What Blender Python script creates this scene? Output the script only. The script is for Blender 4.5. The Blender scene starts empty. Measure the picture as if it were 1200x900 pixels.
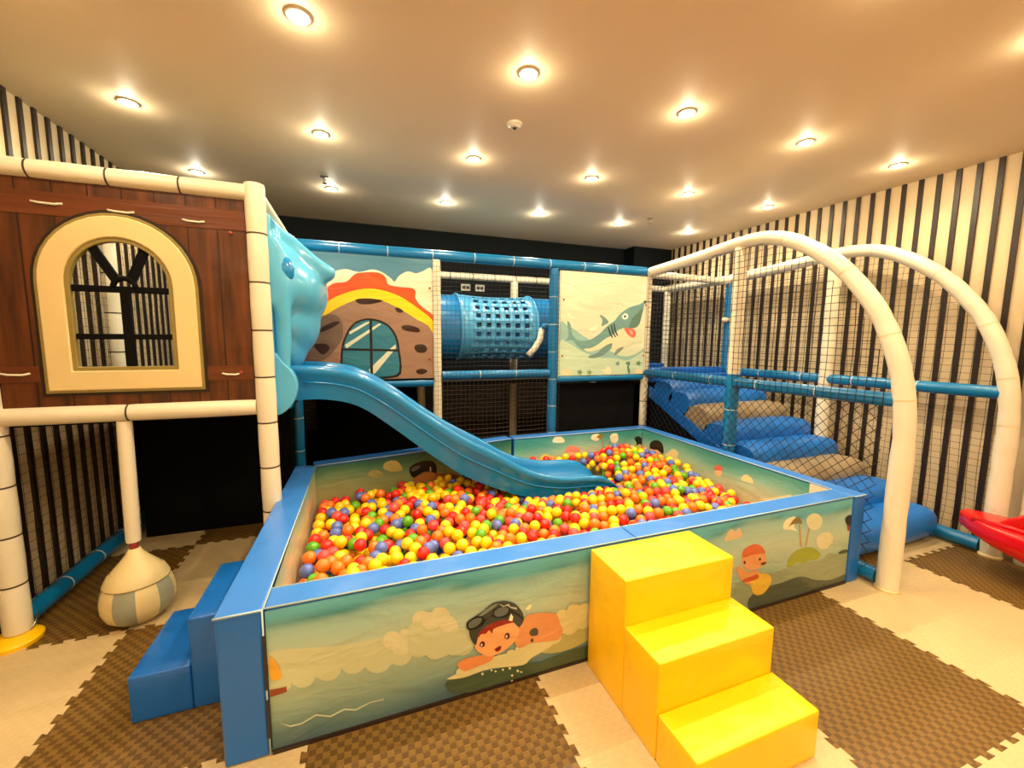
import bpy, bmesh, math, random
from mathutils import Vector, Matrix, noise

random.seed(11)
scene = bpy.context.scene
COL = scene.collection

# ------------------------------------------------------------------ camera
cam_data = bpy.data.cameras.new('camera')
cam = bpy.data.objects.new('camera', cam_data)
COL.objects.link(cam)
cam_data.sensor_width = 36.0
cam_data.lens = 36.0 * 481.386 / 1200.0
cam_data.clip_start = 0.02
RX = Vector((0.93834, -0.34561, 0.00839))
DN = Vector((-0.02997, -0.10550, -0.99397))
FW = Vector((0.34441, 0.93243, -0.10936))
cam.matrix_world = Matrix(((RX.x, -DN.x, -FW.x, 0.0), (RX.y, -DN.y, -FW.y, 0.0),
                           (RX.z, -DN.z, -FW.z, 1.6), (0, 0, 0, 1)))
scene.camera = cam

# ------------------------------------------------------------------ world, exposure
world = bpy.data.worlds.new('world')
scene.world = world
world.use_nodes = True
world.node_tree.nodes['Background'].inputs[0].default_value = (0.02, 0.017, 0.012, 1)
world.node_tree.nodes['Background'].inputs[1].default_value = 0.5
scene.view_settings.view_transform = 'Standard'
scene.view_settings.look = 'None'
scene.view_settings.gamma = 1.0
scene.view_settings.use_curve_mapping = False
scene.view_settings.exposure = 0.68
LAMP_POWER = 20.0          # W per ceiling downlight
CEIL_GLOW = 2.0            # W, added point light at each lamp, stands in for glare on ceiling
H = 3.0                    # ceiling height
LX = [-1.27, -0.21, 0.88, 1.94, 3.0, 4.06]
LY = [4.41, 3.29, 2.17, 1.05, -0.07, -1.19, -2.3]


# ------------------------------------------------------------------ helpers
def lin(c):
    if isinstance(c, str):
        c = [int(c[i:i + 2], 16) for i in (0, 2, 4)]
    r = []
    for v in c:
        v /= 255.0
        r.append(v / 12.92 if v <= 0.04045 else ((v + 0.055) / 1.055) ** 2.4)
    return (r[0], r[1], r[2], 1.0)


def nodes(name):
    m = bpy.data.materials.new(name)
    m.use_nodes = True
    nt = m.node_tree
    return m, nt, nt.nodes['Principled BSDF']


def mat(name, col, rough=0.5, var=0.0, vscale=8.0, bump=0.0, bscale=30.0, metal=0.0,
        spec=0.5, coat=0.0, bdist=0.01, sub=0.0, stretch=(1, 1, 1)):
    """plain procedural surface: a colour with slight mottling and noise relief"""
    m, nt, b = nodes(name)
    b.inputs['Roughness'].default_value = rough
    b.inputs['Metallic'].default_value = metal
    b.inputs['Specular IOR Level'].default_value = spec
    b.inputs['Coat Weight'].default_value = coat
    b.inputs['Coat Roughness'].default_value = 0.15
    c = lin(col)
    tc = nt.nodes.new('ShaderNodeTexCoord')
    mp = nt.nodes.new('ShaderNodeMapping')
    mp.inputs['Scale'].default_value = stretch
    nt.links.new(tc.outputs['Object'], mp.inputs[0])
    if var > 0:
        n = nt.nodes.new('ShaderNodeTexNoise')
        n.inputs['Scale'].default_value = vscale
        n.inputs['Detail'].default_value = 4
        nt.links.new(mp.outputs[0], n.inputs['Vector'])
        r = nt.nodes.new('ShaderNodeValToRGB')
        r.color_ramp.elements[0].position = 0.3
        r.color_ramp.elements[1].position = 0.7
        r.color_ramp.elements[0].color = tuple(max(0, v * (1 - var)) for v in c[:3]) + (1,)
        r.color_ramp.elements[1].color = tuple(min(1, v * (1 + var * 0.6)) for v in c[:3]) + (1,)
        nt.links.new(n.outputs[0], r.inputs[0])
        nt.links.new(r.outputs[0], b.inputs['Base Color'])
    else:
        b.inputs['Base Color'].default_value = c
    if bump > 0:
        n2 = nt.nodes.new('ShaderNodeTexNoise')
        n2.inputs['Scale'].default_value = bscale
        n2.inputs['Detail'].default_value = 3
        nt.links.new(mp.outputs[0], n2.inputs['Vector'])
        bp = nt.nodes.new('ShaderNodeBump')
        bp.inputs['Strength'].default_value = bump
        bp.inputs['Distance'].default_value = bdist
        nt.links.new(n2.outputs[0], bp.inputs['Height'])
        nt.links.new(bp.outputs[0], b.inputs['Normal'])
    return m


def emit(name, col, strength):
    m, nt, b = nodes(name)
    b.inputs['Base Color'].default_value = (0.8, 0.8, 0.8, 1)
    b.inputs['Emission Color'].default_value = lin(col)
    b.inputs['Emission Strength'].default_value = strength
    return m


def print_mat(name, rough=0.32):
    """flat print on vinyl: the printed colours are stored on the mesh"""
    m, nt, b = nodes(name)
    a = nt.nodes.new('ShaderNodeVertexColor')
    a.layer_name = 'ink'
    nt.links.new(a.outputs[0], b.inputs['Base Color'])
    b.inputs['Roughness'].default_value = rough
    tc = nt.nodes.new('ShaderNodeTexCoord')
    mp = nt.nodes.new('ShaderNodeMapping')
    mp.inputs['Rotation'].default_value = (0, 0.6, 0.5)
    mp.inputs['Scale'].default_value = (1.0, 1.0, 2.6)
    n = nt.nodes.new('ShaderNodeTexNoise')
    n.inputs['Scale'].default_value = 2.6
    n.inputs['Detail'].default_value = 3
    n.inputs['Distortion'].default_value = 0.6
    bp = nt.nodes.new('ShaderNodeBump')
    bp.inputs['Strength'].default_value = 0.28
    bp.inputs['Distance'].default_value = 0.05
    nt.links.new(tc.outputs['Object'], mp.inputs[0])
    nt.links.new(mp.outputs[0], n.inputs['Vector'])
    nt.links.new(n.outputs[0], bp.inputs['Height'])
    nt.links.new(bp.outputs[0], b.inputs['Normal'])
    return m


class MB:
    """collects shapes that become ONE mesh object"""

    def __init__(self):
        self.v = []
        self.f = []

    def add(self, vs, fs):
        o = len(self.v)
        self.v += [tuple(p) for p in vs]
        self.f += [tuple(i + o for i in f) for f in fs]
        return self

    def box(self, x0, x1, y0, y1, z0, z1):
        vs = [(x, y, z) for z in (z0, z1) for y in (y0, y1) for x in (x0, x1)]
        return self.add(vs, [(0, 2, 3, 1), (4, 5, 7, 6), (0, 1, 5, 4), (2, 6, 7, 3), (0, 4, 6, 2), (1, 3, 7, 5)])

    def prism(self, poly, fn, d0, d1):
        """poly of 2-D points; fn(u, v, d) -> 3-D"""
        n = len(poly)
        vs = [fn(u, v, d0) for u, v in poly] + [fn(u, v, d1) for u, v in poly]
        if n > 40:
            from mathutils.geometry import tessellate_polygon
            tr = tessellate_polygon([[Vector((u, v, 0)) for u, v in poly]])
            fs = [tuple(n + i for i in t) for t in tr]
        else:
            fs = [tuple(range(n - 1, -1, -1)), tuple(range(n, 2 * n))]
        for i in range(n):
            j = (i + 1) % n
            fs.append((i, j, n + j, n + i))
        return self.add(vs, fs)

    def tube(self, pts, r, seg=12, caps=True, closed=False):
        pts = [Vector(p) for p in pts]
        n = len(pts)
        rs = r if isinstance(r, (list, tuple)) else [r] * n
        up = None
        vs = []
        for i, p in enumerate(pts):
            if closed:
                t = pts[(i + 1) % n] - pts[i - 1]
            else:
                t = pts[min(i + 1, n - 1)] - pts[max(i - 1, 0)]
            t.normalize()
            if up is None:
                up = Vector((0, 0, 1)) if abs(t.z) < 0.9 else Vector((1, 0, 0))
            a = t.cross(up).normalized()
            b = a.cross(t).normalized()
            up = b
            for k in range(seg):
                an = 2 * math.pi * k / seg
                vs.append(p + (a * math.cos(an) + b * math.sin(an)) * rs[i])
        fs = []
        for i in range(n if closed else n - 1):
            i2 = (i + 1) % n
            for k in range(seg):
                k2 = (k + 1) % seg
                fs.append((i * seg + k, i * seg + k2, i2 * seg + k2, i2 * seg + k))
        if caps and not closed:
            fs.append(tuple(range(seg - 1, -1, -1)))
            fs.append(tuple((n - 1) * seg + k for k in range(seg)))
        return self.add(vs, fs)

    def lathe(self, prof, c=(0, 0, 0), seg=24, a0=0.0, a1=2 * math.pi, fn=None):
        full = abs(a1 - a0 - 2 * math.pi) < 1e-6
        m = seg if full else seg + 1
        vs = []
        for r, z in prof:
            for k in range(m):
                a = a0 + (a1 - a0) * k / seg
                p = (c[0] + r * math.cos(a), c[1] + r * math.sin(a), c[2] + z)
                vs.append(fn(p) if fn else p)
        fs = []
        for i in range(len(prof) - 1):
            for k in range(seg):
                k2 = (k + 1) % m
                fs.append((i * m + k, i * m + k2, (i + 1) * m + k2, (i + 1) * m + k))
        return self.add(vs, fs)

    def ball(self, c, r, seg=14, rings=9):
        rr = r if isinstance(r, (list, tuple)) else (r, r, r)
        vs = [(c[0], c[1], c[2] - rr[2])]
        for i in range(1, rings):
            t = math.pi * i / rings - math.pi / 2
            for k in range(seg):
                a = 2 * math.pi * k / seg
                vs.append((c[0] + rr[0] * math.cos(t) * math.cos(a), c[1] + rr[1] * math.cos(t) * math.sin(a),
                           c[2] + rr[2] * math.sin(t)))
        vs.append((c[0], c[1], c[2] + rr[2]))
        fs = []
        for k in range(seg):
            k2 = (k + 1) % seg
            fs.append((0, 1 + k2, 1 + k))
            for i in range(rings - 2):
                a = 1 + i * seg
                fs.append((a + k, a + k2, a + seg + k2, a + seg + k))
            a = 1 + (rings - 2) * seg
            fs.append((a + k, a + k2, len(vs) - 1))
        return self.add(vs, fs)

    def build(self, name, m, parent=None, smooth=False, bevel=0.0, bseg=2, auto=None):
        me = bpy.data.meshes.new(name)
        me.from_pydata(self.v, [], self.f)
        me.validate()
        bm = bmesh.new()
        bm.from_mesh(me)
        bmesh.ops.recalc_face_normals(bm, faces=bm.faces)
        bm.to_mesh(me)
        bm.free()
        if smooth:
            me.polygons.foreach_set('use_smooth', [True] * len(me.polygons))
            if auto:
                me.set_sharp_from_angle(angle=math.radians(auto))
        me.materials.append(m)
        o = bpy.data.objects.new(name, me)
        COL.objects.link(o)
        if bevel > 0:
            b = o.modifiers.new('bevel', 'BEVEL')
            b.width = bevel
            b.segments = bseg
            b.limit_method = 'ANGLE'
            b.angle_limit = math.radians(40)
            b.harden_normals = False
            me.polygons.foreach_set('use_smooth', [True] * len(me.polygons))
            me.set_sharp_from_angle(angle=math.radians(50))
        if parent is not None:
            set_parent(o, parent)
        return o


def world_loc(o):
    p = Vector(o.location)
    q = o.parent
    while q is not None:
        p += Vector(q.location)
        q = q.parent
    return p


def set_parent(o, parent):
    """geometry is written in room coordinates; parents are only translated"""
    w = world_loc(parent)
    o.parent = parent
    if o.type == 'MESH':
        o.data.transform(Matrix.Translation(-w))
    else:
        o.location = Vector(o.location) - w


def tag(o, label=None, cat=None, group=None, kind=None):
    if label:
        o['label'] = label
    if cat:
        o['category'] = cat
    if group:
        o['group'] = group
    if kind:
        o['kind'] = kind
    return o


def thing(name, loc, label, cat, group=None):
    o = bpy.data.objects.new(name, None)
    o.empty_display_size = 0.1
    COL.objects.link(o)
    o.location = loc
    return tag(o, label, cat, group)


def smooth_poly(p, n=3):
    out = []
    L = len(p)
    for i in range(L):
        p0, p1, p2, p3 = p[i - 1], p[i], p[(i + 1) % L], p[(i + 2) % L]
        for k in range(n):
            t = k / n
            out.append(tuple(0.5 * ((2 * p1[j]) + (-p0[j] + p2[j]) * t + (2 * p0[j] - 5 * p1[j] + 4 * p2[j] - p3[j]) * t * t
                                    + (-p0[j] + 3 * p1[j] - 3 * p2[j] + p3[j]) * t ** 3) for j in (0, 1)))
    return out


def clip_poly(p, u0, u1, v0, v1):
    for ax, lim, sg in ((0, u0, 1), (0, u1, -1), (1, v0, 1), (1, v1, -1)):
        q = []
        for i in range(len(p)):
            a, b = p[i - 1], p[i]
            ina, inb = sg * (a[ax] - lim) >= 0, sg * (b[ax] - lim) >= 0
            if ina != inb:
                t = (lim - a[ax]) / (b[ax] - a[ax])
                q.append((a[0] + (b[0] - a[0]) * t, a[1] + (b[1] - a[1]) * t))
            if inb:
                q.append(b)
        p = q
        if len(p) < 3:
            return []
    return p


def print_obj(name, key, rect, fn, grad, m, parent, step=0.00012, wob=0.03, clear=None):
    """A printed vinyl skin: gradient ground + flat printed shapes.
    rect=(u0,u1,v0,v1); fn(u,v,d)->3-D with d the height of the ink above the skin; grad = [(v, colour)...]"""
    u0, u1, v0, v1 = rect
    vs, fs, cols = [], [], []
    nu, nv = max(8, int((u1 - u0) / 0.05)), max(8, int((v1 - v0) / 0.03))
    for j in range(nv + 1):
        for i in range(nu + 1):
            vs.append(fn(u0 + (u1 - u0) * i / nu, v0 + (v1 - v0) * j / nv, 0))

    def g(u, v):
        v = v + wob * noise.noise(Vector((u * 2.3, v * 3, 1.7 + len(name)))) * 2
        for k in range(len(grad) - 1):
            if v <= grad[k + 1][0]:
                a, b = grad[k], grad[k + 1]
                t = min(1, max(0, (v - a[0]) / (b[0] - a[0])))
                ca, cb = lin(a[1]), lin(b[1])
                return tuple(ca[q] + (cb[q] - ca[q]) * t for q in range(3)) + (1,)
        return lin(grad[-1][1])
    for j in range(nv):
        for i in range(nu):
            q = [(i, j), (i + 1, j), (i + 1, j + 1), (i, j + 1)]
            fs.append(tuple(b * (nu + 1) + a for a, b in q))
            cols.append([g(u0 + (u1 - u0) * a / nu, v0 + (v1 - v0) * b / nv) for a, b in q])
    for k, (c, sm, p) in enumerate(PRINTS.get(key, [])):
        if sm:
            p = smooth_poly(p)
        p = clip_poly(p, u0 + 0.002, u1 - 0.002, v0 + 0.002, v1 - 0.002)
        if len(p) < 3:
            continue
        area = sum(p[i - 1][0] * p[i][1] - p[i][0] * p[i - 1][1] for i in range(len(p)))
        if area < 0:
            p = p[::-1]
        o = len(vs)
        vs += [fn(u, v, step * (k + 1)) for u, v in p]
        # ear-clip so that concave shapes fill properly
        from mathutils.geometry import tessellate_polygon
        tris = tessellate_polygon([[Vector((u, v, 0)) for u, v in p]])
        for t in tris:
            fs.append(tuple(o + i for i in t))
            cols.append([lin(c)] * 3)
    me = bpy.data.meshes.new(name)
    me.from_pydata(vs, [], fs)
    ca = me.color_attributes.new('ink', 'FLOAT_COLOR', 'CORNER')
    flat = []
    for cc in cols:
        for c in cc:
            flat += list(c)
    ca.data.foreach_set('color', flat)
    me.materials.append(m)
    o = bpy.data.objects.new(name, me)
    COL.objects.link(o)
    set_parent(o, parent)
    return o


PRINTS = {
 'shark': [
  ('8fb5ac',1,[(2.021,1.759),(2.101,1.754),(2.199,1.705),(2.334,1.627),(2.506,1.548),(2.665,1.473),(2.81,1.412),(2.992,1.426),(3.175,1.503),(3.191,1.205),(2.034,1.201)]),
  ('b9cfb2',1,[(2.025,1.575),(2.155,1.547),(2.288,1.474),(2.511,1.399),(2.739,1.39),(2.921,1.365),(3.177,1.472),(3.192,1.197),(2.588,1.2),(2.034,1.204)]),
  ('6d9690',1,[(2.108,1.789),(2.149,1.762),(2.176,1.648),(2.268,1.588),(2.402,1.599),(2.518,1.666),(2.619,1.756),(2.712,1.817),(2.771,1.886),(2.893,1.964),(3.036,2.009),(3.109,2.039),(3.097,1.978),(3.07,1.902),(3.047,1.795),(2.995,1.74),(2.904,1.734),(2.832,1.73),(2.744,1.699),(2.676,1.631),(2.574,1.563),(2.456,1.489),(2.338,1.474),(2.254,1.518),(2.17,1.59),(2.081,1.575),(2.128,1.633)]),
  ('ddd2ad',1,[(2.832,1.733),(2.744,1.691),(2.676,1.646),(2.59,1.608),(2.506,1.548),(2.405,1.503),(2.321,1.496),(2.389,1.467),(2.508,1.489),(2.662,1.548),(2.699,1.496),(2.806,1.503),(2.913,1.549),(2.993,1.595),(3.009,1.642),(2.926,1.656),(2.869,1.701)]),
  ('6b8a84',1,[(2.511,1.871),(2.572,1.851),(2.631,1.798),(2.592,1.77),(2.541,1.752),(2.547,1.814)]),
  ('6b8a84',1,[(2.688,1.556),(2.664,1.488),(2.579,1.429),(2.46,1.392),(2.374,1.408),(2.492,1.451),(2.576,1.518),(2.644,1.551)]),
  ('7c8c82',1,[(2.841,1.519),(2.807,1.473),(2.729,1.42),(2.719,1.443),(2.762,1.496)]),
  ('5d7a6c',1,[(2.904,1.734),(2.995,1.74),(3.048,1.787),(3.071,1.871),(3.091,1.963),(3.023,1.915),(2.953,1.853),(2.919,1.792)]),
  ('dd6a5c',1,[(2.841,1.73),(2.904,1.734),(2.978,1.717),(3.002,1.672),(2.982,1.626),(2.936,1.633),(2.88,1.67)]),
  ('e8a08c',1,[(2.905,1.716),(2.951,1.702),(2.962,1.656),(2.925,1.671)]),
  ('f2eee0',1,[(2.804,1.867),(2.842,1.901),(2.882,1.884),(2.884,1.848),(2.845,1.829),(2.809,1.844)]),
  ('1c2a2a',1,[(2.829,1.868),(2.847,1.877),(2.862,1.866),(2.848,1.85),(2.83,1.856)]),
  ('2a3c3c',0,[(2.619,1.741),(2.633,1.745),(2.666,1.668),(2.694,1.623),(2.68,1.62),(2.643,1.668)]),
  ('2a3c3c',0,[(2.657,1.764),(2.671,1.769),(2.7,1.683),(2.733,1.631),(2.719,1.628),(2.678,1.683)]),
  ('2a3c3c',0,[(2.691,1.78),(2.705,1.785),(2.729,1.706),(2.76,1.647),(2.746,1.642),(2.708,1.706)]),
  ('2a3c3c',1,[(3.094,2.046),(3.123,2.052),(3.128,2.025),(3.102,2.021)]),
  ('5f8468',1,[(2.886,1.343),(2.922,1.35),(2.941,1.327),(2.925,1.288),(2.945,1.241),(2.929,1.203),(2.909,1.242),(2.898,1.281),(2.905,1.312),(2.878,1.32)]),
  ('e6dcba',1,[(2.551,1.264),(2.603,1.263),(2.637,1.3),(2.682,1.262),(2.684,1.224),(2.623,1.21)]),
  ('e0cfa6',1,[(2.048,1.258),(2.096,1.279),(2.146,1.264),(2.163,1.22),(2.066,1.212)]),
  ('e0cfa6',1,[(3.001,1.24),(3.056,1.263),(3.113,1.238),(3.106,1.204),(3.022,1.201)]),
  ('dfe2c4',1,[(2.097,1.874),(2.129,1.889),(2.146,1.854),(2.212,1.827),(2.147,1.826),(2.122,1.846)]),
  ('dfe2c4',1,[(2.106,2.162),(2.2,2.229),(2.185,2.194),(2.122,2.149)]),
  ('dfe2c4',1,[(2.531,2.248),(2.6,2.23),(2.609,2.209),(2.549,2.227)]),
  ('dfe2c4',1,[(2.373,1.708),(2.481,1.761),(2.474,1.724),(2.399,1.687)]),
  ('6a8a60',0,[(2.286,1.274),(2.292,1.247),(2.322,1.24),(2.295,1.228),(2.298,1.201),(2.276,1.221),(2.248,1.211),(2.261,1.235),(2.241,1.256),(2.271,1.251)]),
  ('7a9668',0,[(2.408,1.272),(2.414,1.245),(2.444,1.237),(2.417,1.226),(2.42,1.198),(2.397,1.218),(2.369,1.208),(2.382,1.232),(2.361,1.254),(2.392,1.249)]),
  ('6d9690',0,[(2.775,1.362),(2.781,1.338),(2.808,1.332),(2.783,1.322),(2.786,1.298),(2.766,1.315),(2.741,1.307),(2.752,1.327),(2.734,1.346),(2.761,1.342)]),
  ('5f8468',0,[(3.063,1.366),(3.07,1.34),(3.101,1.334),(3.073,1.322),(3.077,1.295),(3.053,1.314),(3.024,1.305),(3.038,1.328),(3.016,1.349),(3.048,1.344)]),
 ],
 'rainbow': [
  ('dfd3b2',1,[(-0.556,2.024),(-0.273,2.155),(-0.19,2.178),(-0.092,2.201),(0.006,2.18),(0.123,2.212),(0.21,2.192),(0.284,2.143),(0.316,2.114),(0.36,2.171),(0.438,2.214),(0.515,2.2),(0.579,2.226),(0.668,2.235),(0.663,1.813),(0.443,1.648),(-0.584,1.401)]),
  ('d84a16',1,[(-0.474,1.812),(-0.307,1.978),(-0.208,2.068),(-0.096,2.092),(-0.023,2.163),(0.064,2.183),(0.181,2.186),(0.239,2.148),(0.26,2.088),(0.358,2.07),(0.474,2.064),(0.505,2.031),(0.504,1.968),(0.566,1.891),(0.663,1.821),(0.662,1.749),(0.442,1.616),(-0.484,1.578)]),
  ('ecc318',1,[(-0.482,1.636),(-0.355,1.786),(-0.241,1.922),(-0.099,1.995),(0.045,2.036),(0.192,2.034),(0.356,1.985),(0.51,1.889),(0.662,1.765),(0.661,1.618),(0.44,1.488),(-0.49,1.43)]),
  ('94705a',1,[(-0.58,1.489),(-0.47,1.607),(-0.343,1.742),(-0.216,1.834),(-0.088,1.906),(0.042,1.949),(0.204,1.937),(0.354,1.868),(0.508,1.777),(0.661,1.651),(0.659,1.209),(0.278,1.199),(-0.587,1.342)]),
  ('6c5546',1,[(-0.471,1.578),(-0.426,1.696),(-0.328,1.772),(-0.217,1.805),(-0.15,1.746),(-0.139,1.641),(-0.17,1.549),(-0.302,1.398),(-0.479,1.385)]),
  ('2c1410',1,[(-0.023,1.939),(0.086,1.954),(0.211,1.937),(0.099,1.902),(0.005,1.902)]),
  ('2c1410',1,[(0.32,1.879),(0.354,1.876),(0.392,1.845),(0.353,1.832),(0.323,1.851)]),
  ('2c1410',1,[(-0.335,1.661),(-0.29,1.698),(-0.206,1.738),(-0.164,1.731),(-0.222,1.685),(-0.313,1.646)]),
  ('2c1410',1,[(0.374,1.711),(0.444,1.72),(0.531,1.69),(0.53,1.654),(0.443,1.661),(0.381,1.679)]),
  ('2c1410',1,[(-0.379,1.534),(-0.296,1.544),(-0.253,1.511),(-0.278,1.466),(-0.314,1.448),(-0.353,1.481)]),
  ('2c1410',1,[(0.496,1.533),(0.568,1.54),(0.605,1.504),(0.584,1.463),(0.519,1.463),(0.488,1.496)]),
  ('2c1410',1,[(0.5,1.292),(0.557,1.307),(0.607,1.282),(0.556,1.253),(0.508,1.262)]),
  ('120e14',1,[(-0.171,1.335),(-0.158,1.504),(-0.118,1.626),(-0.051,1.726),(0.052,1.772),(0.155,1.766),(0.259,1.716),(0.325,1.615),(0.349,1.488),(0.357,1.262),(0.217,1.22),(0.006,1.207),(-0.167,1.227)]),
  ('2a7286',1,[(-0.155,1.335),(-0.141,1.496),(-0.104,1.618),(-0.04,1.711),(0.051,1.755),(0.147,1.748),(0.243,1.705),(0.307,1.607),(0.33,1.488),(0.338,1.279),(0.217,1.241),(0.007,1.226),(-0.15,1.242)]),
  ('cfd2b8',0,[(-0.089,1.649),(0.051,1.736),(0.095,1.749),(0.08,1.728),(-0.083,1.626)]),
  ('cfd2b8',0,[(-0.128,1.534),(0.169,1.73),(0.191,1.723),(-0.115,1.501)]),
  ('cfd2b8',0,[(0.071,1.308),(0.269,1.504),(0.313,1.539),(0.315,1.504),(0.127,1.275),(0.081,1.252)]),
  ('120e14',0,[(0.087,1.759),(0.11,1.758),(0.105,1.233),(0.081,1.23)]),
  ('120e14',0,[(-0.147,1.504),(0.331,1.493),(0.333,1.472),(-0.147,1.484)]),
 ],
 'front_left': [
  ('bfc298',1,[(-0.374,0.402),(-0.322,0.422),(-0.186,0.397),(-0.084,0.382),(0.023,0.378),(0.09,0.373),(0.377,0.325),(0.376,0.23),(0.264,0.248),(0.192,0.268),(0.087,0.246),(0.031,0.249),(-0.034,0.281),(-0.129,0.284),(-0.211,0.272),(-0.29,0.284),(-0.366,0.284)]),
  ('bfc298',0,[(-0.285,0.282),(-0.288,0.307),(-0.299,0.328),(-0.316,0.344),(-0.335,0.349),(-0.352,0.344),(-0.364,0.329),(-0.369,0.308),(-0.366,0.284),(-0.356,0.263),(-0.339,0.247),(-0.321,0.241),(-0.303,0.246),(-0.29,0.261)]),
  ('bfc298',0,[(-0.203,0.287),(-0.206,0.314),(-0.219,0.337),(-0.237,0.354),(-0.258,0.36),(-0.277,0.354),(-0.29,0.338),(-0.296,0.315),(-0.293,0.29),(-0.281,0.266),(-0.263,0.249),(-0.242,0.243),(-0.222,0.248),(-0.208,0.264)]),
  ('bfc298',0,[(-0.108,0.29),(-0.112,0.318),(-0.126,0.343),(-0.146,0.36),(-0.168,0.367),(-0.189,0.361),(-0.204,0.344),(-0.209,0.32),(-0.206,0.292),(-0.193,0.267),(-0.173,0.25),(-0.15,0.243),(-0.129,0.248),(-0.114,0.265)]),
  ('bfc298',0,[(-0.012,0.293),(-0.017,0.322),(-0.031,0.347),(-0.052,0.365),(-0.075,0.371),(-0.096,0.365),(-0.112,0.348),(-0.118,0.323),(-0.113,0.296),(-0.1,0.27),(-0.079,0.252),(-0.055,0.245),(-0.034,0.251),(-0.018,0.268)]),
  ('bfc298',0,[(0.084,0.272),(0.079,0.303),(0.063,0.33),(0.041,0.349),(0.015,0.356),(-0.008,0.349),(-0.024,0.331),(-0.03,0.305),(-0.025,0.275),(-0.01,0.248),(0.012,0.229),(0.037,0.221),(0.061,0.227),(0.078,0.245)]),
  ('bfc298',0,[(0.169,0.274),(0.164,0.301),(0.15,0.325),(0.129,0.342),(0.106,0.348),(0.086,0.342),(0.071,0.326),(0.066,0.303),(0.07,0.277),(0.084,0.253),(0.104,0.236),(0.127,0.229),(0.148,0.234),(0.163,0.251)]),
  ('bfc298',0,[(0.243,0.287),(0.238,0.312),(0.224,0.335),(0.204,0.35),(0.182,0.356),(0.163,0.351),(0.149,0.336),(0.144,0.314),(0.148,0.289),(0.161,0.266),(0.181,0.25),(0.203,0.244),(0.223,0.249),(0.237,0.264)]),
  ('bfc298',0,[(0.342,0.267),(0.336,0.296),(0.32,0.323),(0.296,0.341),(0.27,0.348),(0.247,0.341),(0.231,0.324),(0.225,0.298),(0.23,0.269),(0.246,0.243),(0.269,0.224),(0.295,0.217),(0.319,0.222),(0.336,0.24)]),
  ('bfc298',0,[(0.441,0.254),(0.434,0.285),(0.416,0.313),(0.391,0.333),(0.363,0.34),(0.337,0.333),(0.32,0.315),(0.314,0.288),(0.319,0.257),(0.337,0.229),(0.362,0.209),(0.39,0.201),(0.416,0.207),(0.434,0.226)]),
  ('cdc9a0',0,[(0.331,0.403),(0.327,0.422),(0.316,0.44),(0.3,0.452),(0.282,0.456),(0.266,0.452),(0.254,0.44),(0.25,0.422),(0.254,0.403),(0.265,0.385),(0.281,0.373),(0.299,0.368),(0.315,0.372),(0.326,0.385)]),
  ('cdc9a0',0,[(0.255,0.401),(0.251,0.423),(0.239,0.442),(0.222,0.455),(0.203,0.459),(0.186,0.454),(0.174,0.441),(0.17,0.422),(0.174,0.401),(0.185,0.382),(0.202,0.369),(0.221,0.364),(0.238,0.369),(0.25,0.382)]),
  ('cdc9a0',0,[(0.304,0.369),(0.3,0.395),(0.286,0.417),(0.265,0.433),(0.243,0.438),(0.223,0.432),(0.209,0.417),(0.203,0.395),(0.208,0.37),(0.222,0.348),(0.241,0.332),(0.264,0.326),(0.285,0.331),(0.299,0.347)]),
  ('cdc9a0',0,[(0.367,0.347),(0.363,0.367),(0.352,0.384),(0.336,0.396),(0.318,0.401),(0.302,0.396),(0.291,0.384),(0.287,0.367),(0.291,0.348),(0.302,0.331),(0.317,0.318),(0.335,0.314),(0.351,0.318),(0.362,0.33)]),
  ('cdc9a0',0,[(0.179,0.349),(0.176,0.366),(0.167,0.381),(0.155,0.391),(0.14,0.394),(0.127,0.391),(0.118,0.381),(0.115,0.366),(0.118,0.35),(0.126,0.335),(0.139,0.325),(0.153,0.321),(0.166,0.324),(0.176,0.335)]),
  ('cdc9a0',0,[(0.128,0.344),(0.125,0.363),(0.114,0.381),(0.099,0.393),(0.082,0.398),(0.067,0.393),(0.056,0.381),(0.052,0.364),(0.055,0.344),(0.065,0.327),(0.08,0.314),(0.097,0.31),(0.113,0.314),(0.124,0.326)]),
  ('cdc9a0',0,[(0.247,0.345),(0.242,0.369),(0.229,0.39),(0.211,0.405),(0.19,0.41),(0.171,0.405),(0.158,0.39),(0.153,0.369),(0.157,0.346),(0.169,0.324),(0.188,0.309),(0.209,0.304),(0.228,0.309),(0.242,0.323)]),
  ('cdc9a0',0,[(0.167,0.314),(0.163,0.336),(0.151,0.356),(0.134,0.37),(0.114,0.375),(0.097,0.37),(0.085,0.357),(0.08,0.337),(0.084,0.315),(0.095,0.295),(0.112,0.281),(0.132,0.276),(0.15,0.28),(0.162,0.294)]),
  ('cdc9a0',0,[(0.326,0.324),(0.322,0.348),(0.308,0.37),(0.289,0.385),(0.267,0.391),(0.248,0.385),(0.234,0.371),(0.229,0.349),(0.233,0.326),(0.246,0.304),(0.266,0.288),(0.287,0.283),(0.307,0.288),(0.321,0.302)]),
  ('c9d0b4',0,[(-0.336,0.125),(-0.298,0.1),(-0.259,0.098),(-0.207,0.118),(-0.157,0.094),(-0.104,0.108),(-0.061,0.091),(-0.006,0.105),(0.05,0.102),(0.049,0.098),(-0.006,0.1),(-0.06,0.084),(-0.103,0.101),(-0.155,0.087),(-0.207,0.111),(-0.258,0.092),(-0.298,0.094)]),
  ('e3a72a',1,[(-0.356,0.403),(-0.338,0.386),(-0.321,0.34),(-0.322,0.306),(-0.355,0.316)]),
  ('8a3c22',0,[(-0.363,0.271),(-0.304,0.267),(-0.303,0.245),(-0.359,0.24)]),
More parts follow.
